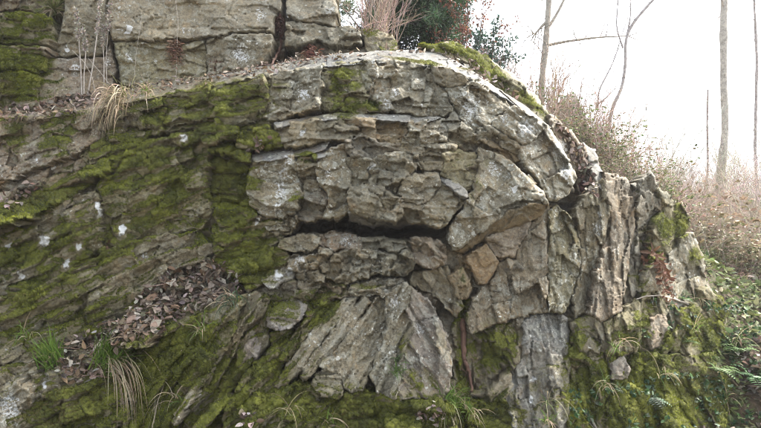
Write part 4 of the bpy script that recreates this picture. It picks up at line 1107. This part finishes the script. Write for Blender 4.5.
GL = [(.15, .18, .07), (.20, .24, .10), (.11, .14, .06), (.26, .28, .15)]
BL = [(.26, .19, .12), (.30, .24, .16), (.22, .18, .12)]
protos = [bramble_meshes(26, 1.0, 9, GL + BL[:1]), bramble_meshes(22, .8, 12, GL), bramble_meshes(26, 1.1, 7, BL + GL[:1], (.34, .29, .22), .085), bramble_meshes(22, 1.4, 6, BL, (.38, .33, .26), .09),
          bramble_meshes(30, .9, 7, GL + BL, (.44, .36, .30))]
def bramble(k, x, y, sc, label, group): return place('bramble_bush', label, 'bramble', [('canes', protos[k][0], M_TWIG), ('leaves', protos[k][1], M_GREEN)], x, y, sc, None, group)
# along the shoulder of the hill behind the arch
for i in range(44):
    px = 500 + 165 * (i + random.random()) / 44; Y = random.choice((2.1, 2.4, 2.8, 3.3, 3.8)) + random.uniform(-.15, .15)
    bramble(random.choice((0, 1, 4, 4, 0)), xat(px, Y), Y, random.uniform(.6, .95) * (.75 if px < 525 else 1), 'leafy green and tan bramble bush on the hill ' + shoulder(px), 'brambles on the hill ' + shoulder(px))
for px, Y, sc in [(596, 1.7, .4), (616, 1.75, .4), (575, 1.7, .4), (648, 1.9, .4), (562, 1.5, .35), (606, 1.5, .35)]:
    bramble(4, xat(px, Y), Y, sc, 'small bramble spilling over the tops of the steep beds', 'brambles over the steep beds')
for i, (px, Y, sc) in enumerate([(505, 2.6, .75), (530, 2.9, .85), (562, 3.0, .9), (590, 2.8, .9), (618, 2.9, .9), (645, 2.8, .85), (668, 3.0, .8), (515, 3.4, 1.0), (548, 3.6, 1.1), (578, 3.5, 1.1), (606, 3.6, 1.1), (632, 3.6, 1.0)]):
    place('bare_shrub', 'pale bare-stemmed shrub among brambles ' + shoulder(px), 'shrub', [('stems', thicket2 if i % 2 else thicket, M_TWIG)], xat(px, Y), Y, sc * 1.15, None, 'bare shrubs ' + shoulder(px))
# up the bank beyond the steep beds
for i in range(48):
    Y = random.uniform(2.6, 11); px = random.uniform(655, 810)
    if Y < 3.6 and px < 690: px += 40
    bramble(random.choice((2, 3, 3, 2, 4)), xat(px, Y), Y, random.uniform(.65, 1.05), 'brown tangle of bramble canes on the bank ' + bankpos(px, Y), 'brown brambles ' + bankpos(px, Y))
for px, Y, sc in [(712, 3.2, .6), (735, 3.6, .7), (756, 3.0, .6), (724, 4.4, .7), (700, 3.4, .5), (748, 5.0, .8), (762, 2.2, .45)]:
    bramble(1, xat(px, Y), Y, sc, 'low green-leaved bramble at the lower edge of the brown thicket', 'green brambles on the bank')

far_shrub = bare_shrub_mesh(40, 1.6, (0, 0, 0), (.46, .39, .33), .0055, 9, .45)
far_shrub2 = bare_shrub_mesh(30, 1.9, (.1, 0, 0), (.50, .44, .38), .0055, 10, .4)
for i in range(46):
    Y = random.uniform(4.0, 14); px = random.uniform(640, 800)
    place('bare_shrub', 'thin twiggy pale shrub on the bank ' + bankpos(px, Y), 'shrub', [('stems', far_shrub if i % 2 else far_shrub2, M_TWIG)], xat(px, Y), Y, random.choice((.5, .7, .9, 1.2, 1.6)), None, 'twiggy shrubs ' + bankpos(px, Y))

# ------------------------------------------------------------------ trees
def px_path(pts, Y, ext=0):
    return np.array([at(x, y, Y + (d[0] if d else 0)) for x, y, *d in pts])
def resample(P, n):
    s = np.concatenate([[0], np.cumsum(np.linalg.norm(np.diff(P, axis=0), axis=1))])
    u = np.linspace(0, s[-1], n)
    Q = np.stack([np.interp(u, s, P[:, k]) for k in range(3)], 1)
    for _ in range(3): Q[1:-1] = (Q[:-2] + 2 * Q[1:-1] + Q[2:]) / 4
    return Q
def twigs(mb, P, n, L, r, col, lev=1, up=.3, lo=.35):
    for i in range(n):
        j = random.randint(max(1, int(len(P) * lo)), len(P) - 1)
        t = P[j] - P[j - 1]; t /= np.linalg.norm(t) + 1e-9
        Q = wander(P[j], t * .6 + rv() * .6 + UPV * up, L * random.uniform(.5, 1.2), 7, .14)
        mb.tube(Q, np.linspace(r, r * .25, 8), jit(col, .2), 4)
        if lev: twigs(mb, Q, 4, L * .45, r * .45, col, lev - 1, up, .3)

def tree(name, label, trunks, Y, r0, col, twn=14, twL=1.2, moss=False, group=None, lev=1, lo=.35):
    base = px_path(trunks[0], Y)
    g, _ = down(base[0][0], Y)
    base[0][2] = min(base[0][2], g[2] - .05)
    t = thing(name, label, 'tree', base[0], group)
    mt, mbr = MB(), MB()
    for q, tr in enumerate(trunks):
        P = px_path(tr, Y)
        if q == 0: P = base
        P = resample(P, 40 if q == 0 else 16)
        rr = np.linspace(r0, r0 * .6, len(P)) if q == 0 else np.linspace(r0 * .45, r0 * .15, len(P))
        c = np.tile(np.array(col, float), (len(P), 1))
        if moss:
            h = np.clip(1 - (P[:, 2] - P[0, 2]) / 2.3, 0, 1)[:, None]
            c = c * (1 - h * .85) + np.array((.17, .17, .03)) * h * .85
        rr = rr * (1 + .08 * RNG.normal(size=len(rr)))
        if q == 0: rr[:2] *= 1.4
        (mt if q == 0 else mbr).tube(P, rr, c, 10 if q == 0 else 6)
        if q or twn: twigs(mbr, P, twn if q == 0 else max(3, twn // 3), twL if q == 0 else twL * .6, r0 * .16, np.array(col) * .8, lev, .3, lo if q == 0 else .3)
    a = add('trunk', mt.mesh('trunk'), M_BARK, t); rebase(t, a)
    if mbr.V: b = add('crown', mbr.mesh('crown'), M_BARK, t); rebase(t, b)
    return t
tree('birch_tree', 'slender pale-barked tree with mossy lower trunk on the bank', [[(714, 250), (717, 214), (720, 185), (721, 165), (725, 140), (727, 118), (723, 100), (724, 60), (723, 30), (724.5, 0), (724, -80), (726, -160), (722, -260)]], 7.2, .085, (.42, .39, .34), 46, 1.2, True, lo=.45)
tree('young_tree', 'grey young tree with side branches behind the hill shoulder brambles', [[(540, 110), (542, 75), (545, 55), (547, 30), (549, 0), (552, -60), (548, -140)], [(548, 28), (557, 14), (566, -4), (576, -40)], [(546, 22), (540, 28), (532, 38)], [(545, 46), (556, 43), (575, 40), (600, 37), (628, 36)]], 5.2, .062, (.36, .33, .28), 26, .8, False, lo=.25)
tree('forked_sapling', 'thin forked sapling with two crossing stems behind the shoulder', [[(600, 125), (612, 106), (622, 90), (626, 62), (625, 40), (628, 30), (640, 14), (655, -2), (680, -30)], [(598, 112), (597, 92), (610, 70), (618, 50), (623, 30), (628, 18)], [(626, 38), (631, 16), (630, 0), (632, -30)], [(623, 48), (616, 28), (618, 2), (620, -20)], [(598, 104), (606, 98), (616, 88)]], 4.6, .032, (.38, .35, .34), 22, .45, False, lo=.2)
tree('pale_tree', 'faint thin tree standing past the mossy birch trunk', [[(757, 230), (757, 190), (755, 150), (756, 100), (757, 60), (754, 0), (756, -60)]], 11, .045, (.36, .32, .30), 40, 1.2, False, lo=.2)
tree('pale_tree', 'faint crooked sapling between the forked sapling and birch', [[(704, 235), (706, 200), (708, 160), (707, 120), (708, 90)]], 9, .03, (.28, .22, .2), 14, .7, False, lo=.3)
for i in range(26):
    Y = random.uniform(8, 26); px = random.uniform(640, 790); h = random.uniform(55, 120) * 10 / (Y + 2)
    x = xat(px, Y); g, _ = down(x, Y)
    z = g[2]; hh = random.uniform(1.2, 2.8)
    t = thing('bare_sapling', 'thin bare sapling standing on the bank ' + bankpos(px, Y), 'tree', g, 'saplings ' + bankpos(px, Y))
    mb = MB(); P = wander((0, 0, -.05), UPV + rv() * .12, hh, 10, .06); mb.tube(P, np.linspace(.022, .005, 11), jit((.42, .33, .30), .2), 5)
    add('trunk', mb.mesh('trunk'), M_BARK, t)
    mb = MB(); twigs(mb, P, 14, hh * .35, .007, (.42, .32, .29), 1, .5, .2); add('crown', mb.mesh('crown'), M_TWIG, t)

# ------------------------------------------------------------------ boulder on the shoulder
bp = xat(571, 3.9)
bm = MB()
u_, v_ = np.meshgrid(np.linspace(0, 2 * np.pi, 40, endpoint=False), np.linspace(0, np.pi, 22))
D = np.stack([np.cos(u_) * np.sin(v_), np.sin(u_) * np.sin(v_), np.cos(v_)], -1).reshape(-1, 3)
pl = RNG.normal(size=(11, 3)); pl[0] = (.75, -.3, .55); pl[1] = (-.2, -.2, .95); pl[2] = (.1, -1, .2); pl[3] = (-1, -.1, .25); pl /= np.linalg.norm(pl, axis=1, keepdims=True)
rad = np.min(np.where(D @ pl.T > .12, RNG.uniform(.6, .8, 11)[None] / np.maximum(D @ pl.T, .12), 1.25), axis=1)
BVt = D * rad[:, None] * np.array((.36, .3, .72)) * (1 + .05 * fbm(D[:, 0] * 3, D[:, 1] * 3, D[:, 2] * 3, 5, 4))[:, None]
q_ = []
for a_ in range(21):
    for b_ in range(40): q_.append((a_ * 40 + b_, (a_ + 1) * 40 + b_, (a_ + 1) * 40 + (b_ + 1) % 40, a_ * 40 + (b_ + 1) % 40))
zb = float(terrain_z(bp, 3.9)) + .42
o = add('boulder', new_mesh('boulder', BVt, Q=q_, cols=np.tile((.15, .14, .125), (len(BVt), 1)), fattr=dict(moss=np.full(len(BVt), .2), lichen=np.full(len(BVt), .5), spot=np.zeros(len(BVt)))), M_ROCK)
o.location = (bp, 3.9, zb)
tag(o, 'dark grey boulder half hidden by brambles behind the arch', 'boulder')

# ------------------------------------------------------------------ ferns and leafy plants on the bank
def fern(px, py, label, L, n, col=(.09, .16, .04), wide=.8):
    p, nr = hit(px, py)
    t = thing('fern', label, 'fern', p)
    mb = MB()
    for i in range(n):
        a = i * 2.4; d = np.array((math.cos(a), math.sin(a) * .8, 0)) * wide + UPV * .7 + nr * .6
        pts = wander(p, d, L * random.uniform(.7, 1.1), 9, .05, .16); c = jit(col, .2)
        mb.tube(pts, np.linspace(.003, .001, 10), c * .7, 3)
        for k in range(1, 10):
            tg = pts[k] - pts[k - 1]
            for s_ in (-1, 1):
                sd2 = np.cross(tg, UPV) * s_; sd2 /= np.linalg.norm(sd2) + 1e-9
                ll = L * .32 * math.sin(math.pi * (k + .6) / 11)
                mb.leaf(pts[k], sd2 + tg * 4, UPV + rv() * .1, ll, ll * .3, jit(c, .12), curl=-.1)
    ob = add('fronds', mb.mesh('fronds'), M_GREEN, t); rebase(t, ob)
fern(716, 372, 'bright green fern on the mossy corner of the bank', .24, 9)
fern(682, 300, 'small green fern on the grey foot of the steep beds', .16, 7)
fern(688, 342, 'green fern sprig hanging on the mossy corner stones', .13, 6)
fern(398, 362, 'tiny fern growing from the face of the slab cone', .12, 6, (.08, .14, .04))
fern(477, 398, 'small dark fern in the hollow beside the hanging root', .12, 7, (.05, .10, .045))
fern(736, 352, 'green fern on the bank beyond the corner stones', .26, 9)
fern(752, 380, 'spreading fern low on the leafy bank', .3, 9, (.07, .14, .05))
fern(612, 390, 'dark fern under the steep beds', .16, 6, (.05, .10, .04))
fern(650, 398, 'pale bluish-green leafy fern at the foot of the bank', .2, 9, (.14, .20, .13))

mb = MB()
for poly, n in [([(560, 428), (566, 390), (620, 385), (660, 375), (720, 370), (758, 400), (761, 428)], 420), ([(700, 300), (740, 300), (761, 330), (761, 420), (735, 370)], 500), ([(640, 300), (700, 290), (720, 330), (640, 340)], 70)]:
    for x, y in in_poly(poly, n):
        if vn(x / 14, y / 14, 0, 77) < -.05: continue
        p, nr = hit(x, y)
        if p is None: continue
        L = random.uniform(.025, .06); c = jit(random.choice([(.05, .10, .035), (.09, .15, .05), (.15, .19, .12), (.04, .08, .04)]), .25)
        a = rv()
        for q in range(3): mb.leaf(p + nr * random.uniform(.005, .04), a + rv() * .9, nr + UPV * .4 + rv() * .4, L, L * .6, c)
tag(add('ground_ivy', mb.mesh('ground_ivy'), M_GREEN), 'low ivy and herb leaves covering the foot of the mossy bank', 'ivy', kind='stuff')

# litter and ivy on the slope beyond the rock
mb = MB(); mg = MB()
for i in range(11000):
    y = .3 + 9 * random.random() ** 1.4; x = random.uniform(3.3, 5.2 + y * .75)
    z = float(terrain_z(x, y)) + random.uniform(.005, .06)
    L = random.uniform(.05, .12)
    g = vn(x * 1.3, y * 1.3, 0, 88) > .12
    (mg if g and random.random() < .7 else mb).leaf((x, y, z), rv() * np.array((1, 1, .4)), UPV + rv() * .5, L, L * .6, jit(random.choice(GL if g else LEAFC), .3), curl=random.uniform(-.4, .5))
tag(add('leaf_litter', mb.mesh('leaf_litter'), M_LEAF), 'brown fallen leaves strewn over the open slope of the bank', 'leaf litter', kind='stuff')
tag(add('ground_ivy', mg.mesh('ground_ivy'), M_GREEN), 'patches of green ivy creeping over the open slope of the bank', 'ivy', kind='stuff')
mb = MB()
for i in range(2600):
    px = random.uniform(395, 660); Y = random.uniform(1.6, 3.2); x = xat(px, Y)
    p, nr = down(x, Y)
    if random.random() < .45:
        mb.blade(p, UPV + rv() * .6, random.uniform(.12, .4), .006, random.uniform(.4, 1.8), jit(random.choice([STRAW, STRAW2, (.15, .16, .05)]), .25), 4)
    else:
        L = random.uniform(.04, .08); mb.leaf(p + UPV * random.uniform(0, .05), rv(), UPV + rv() * .6, L, L * .6, jit(random.choice(LEAFC), .25))
tag(add('dry_undergrowth', mb.mesh('dry_undergrowth'), M_LEAF), 'dry grass and leaves on the hill top behind the arch', 'undergrowth', kind='stuff')

# ------------------------------------------------------------------ haze volume added over the bank to stand in for lens glare
#HAZE
hb = np.array([(x, y, z) for z in (-6.0, 24.0) for y in (-95.0, 265.0) for x in (-225.0, 225.0)])
hm, hnt, hout = mat_new('glare_haze')
pv = N(hnt, 'ShaderNodeVolumePrincipled', Density=.0011, Anisotropy=.3)
pv.inputs['Color'].default_value = (.95, .96, 1.0, 1)
hnt.links.new(pv.outputs[0], hout.inputs['Volume'])
tag(add('haze', new_mesh('haze', hb, Q=[(0, 2, 3, 1), (4, 5, 7, 6), (0, 1, 5, 4), (2, 6, 7, 3), (0, 4, 6, 2), (1, 3, 7, 5)], smooth=False), hm), 'thin added haze over the bank and trees, standing in for lens glare', 'haze', kind='stuff')
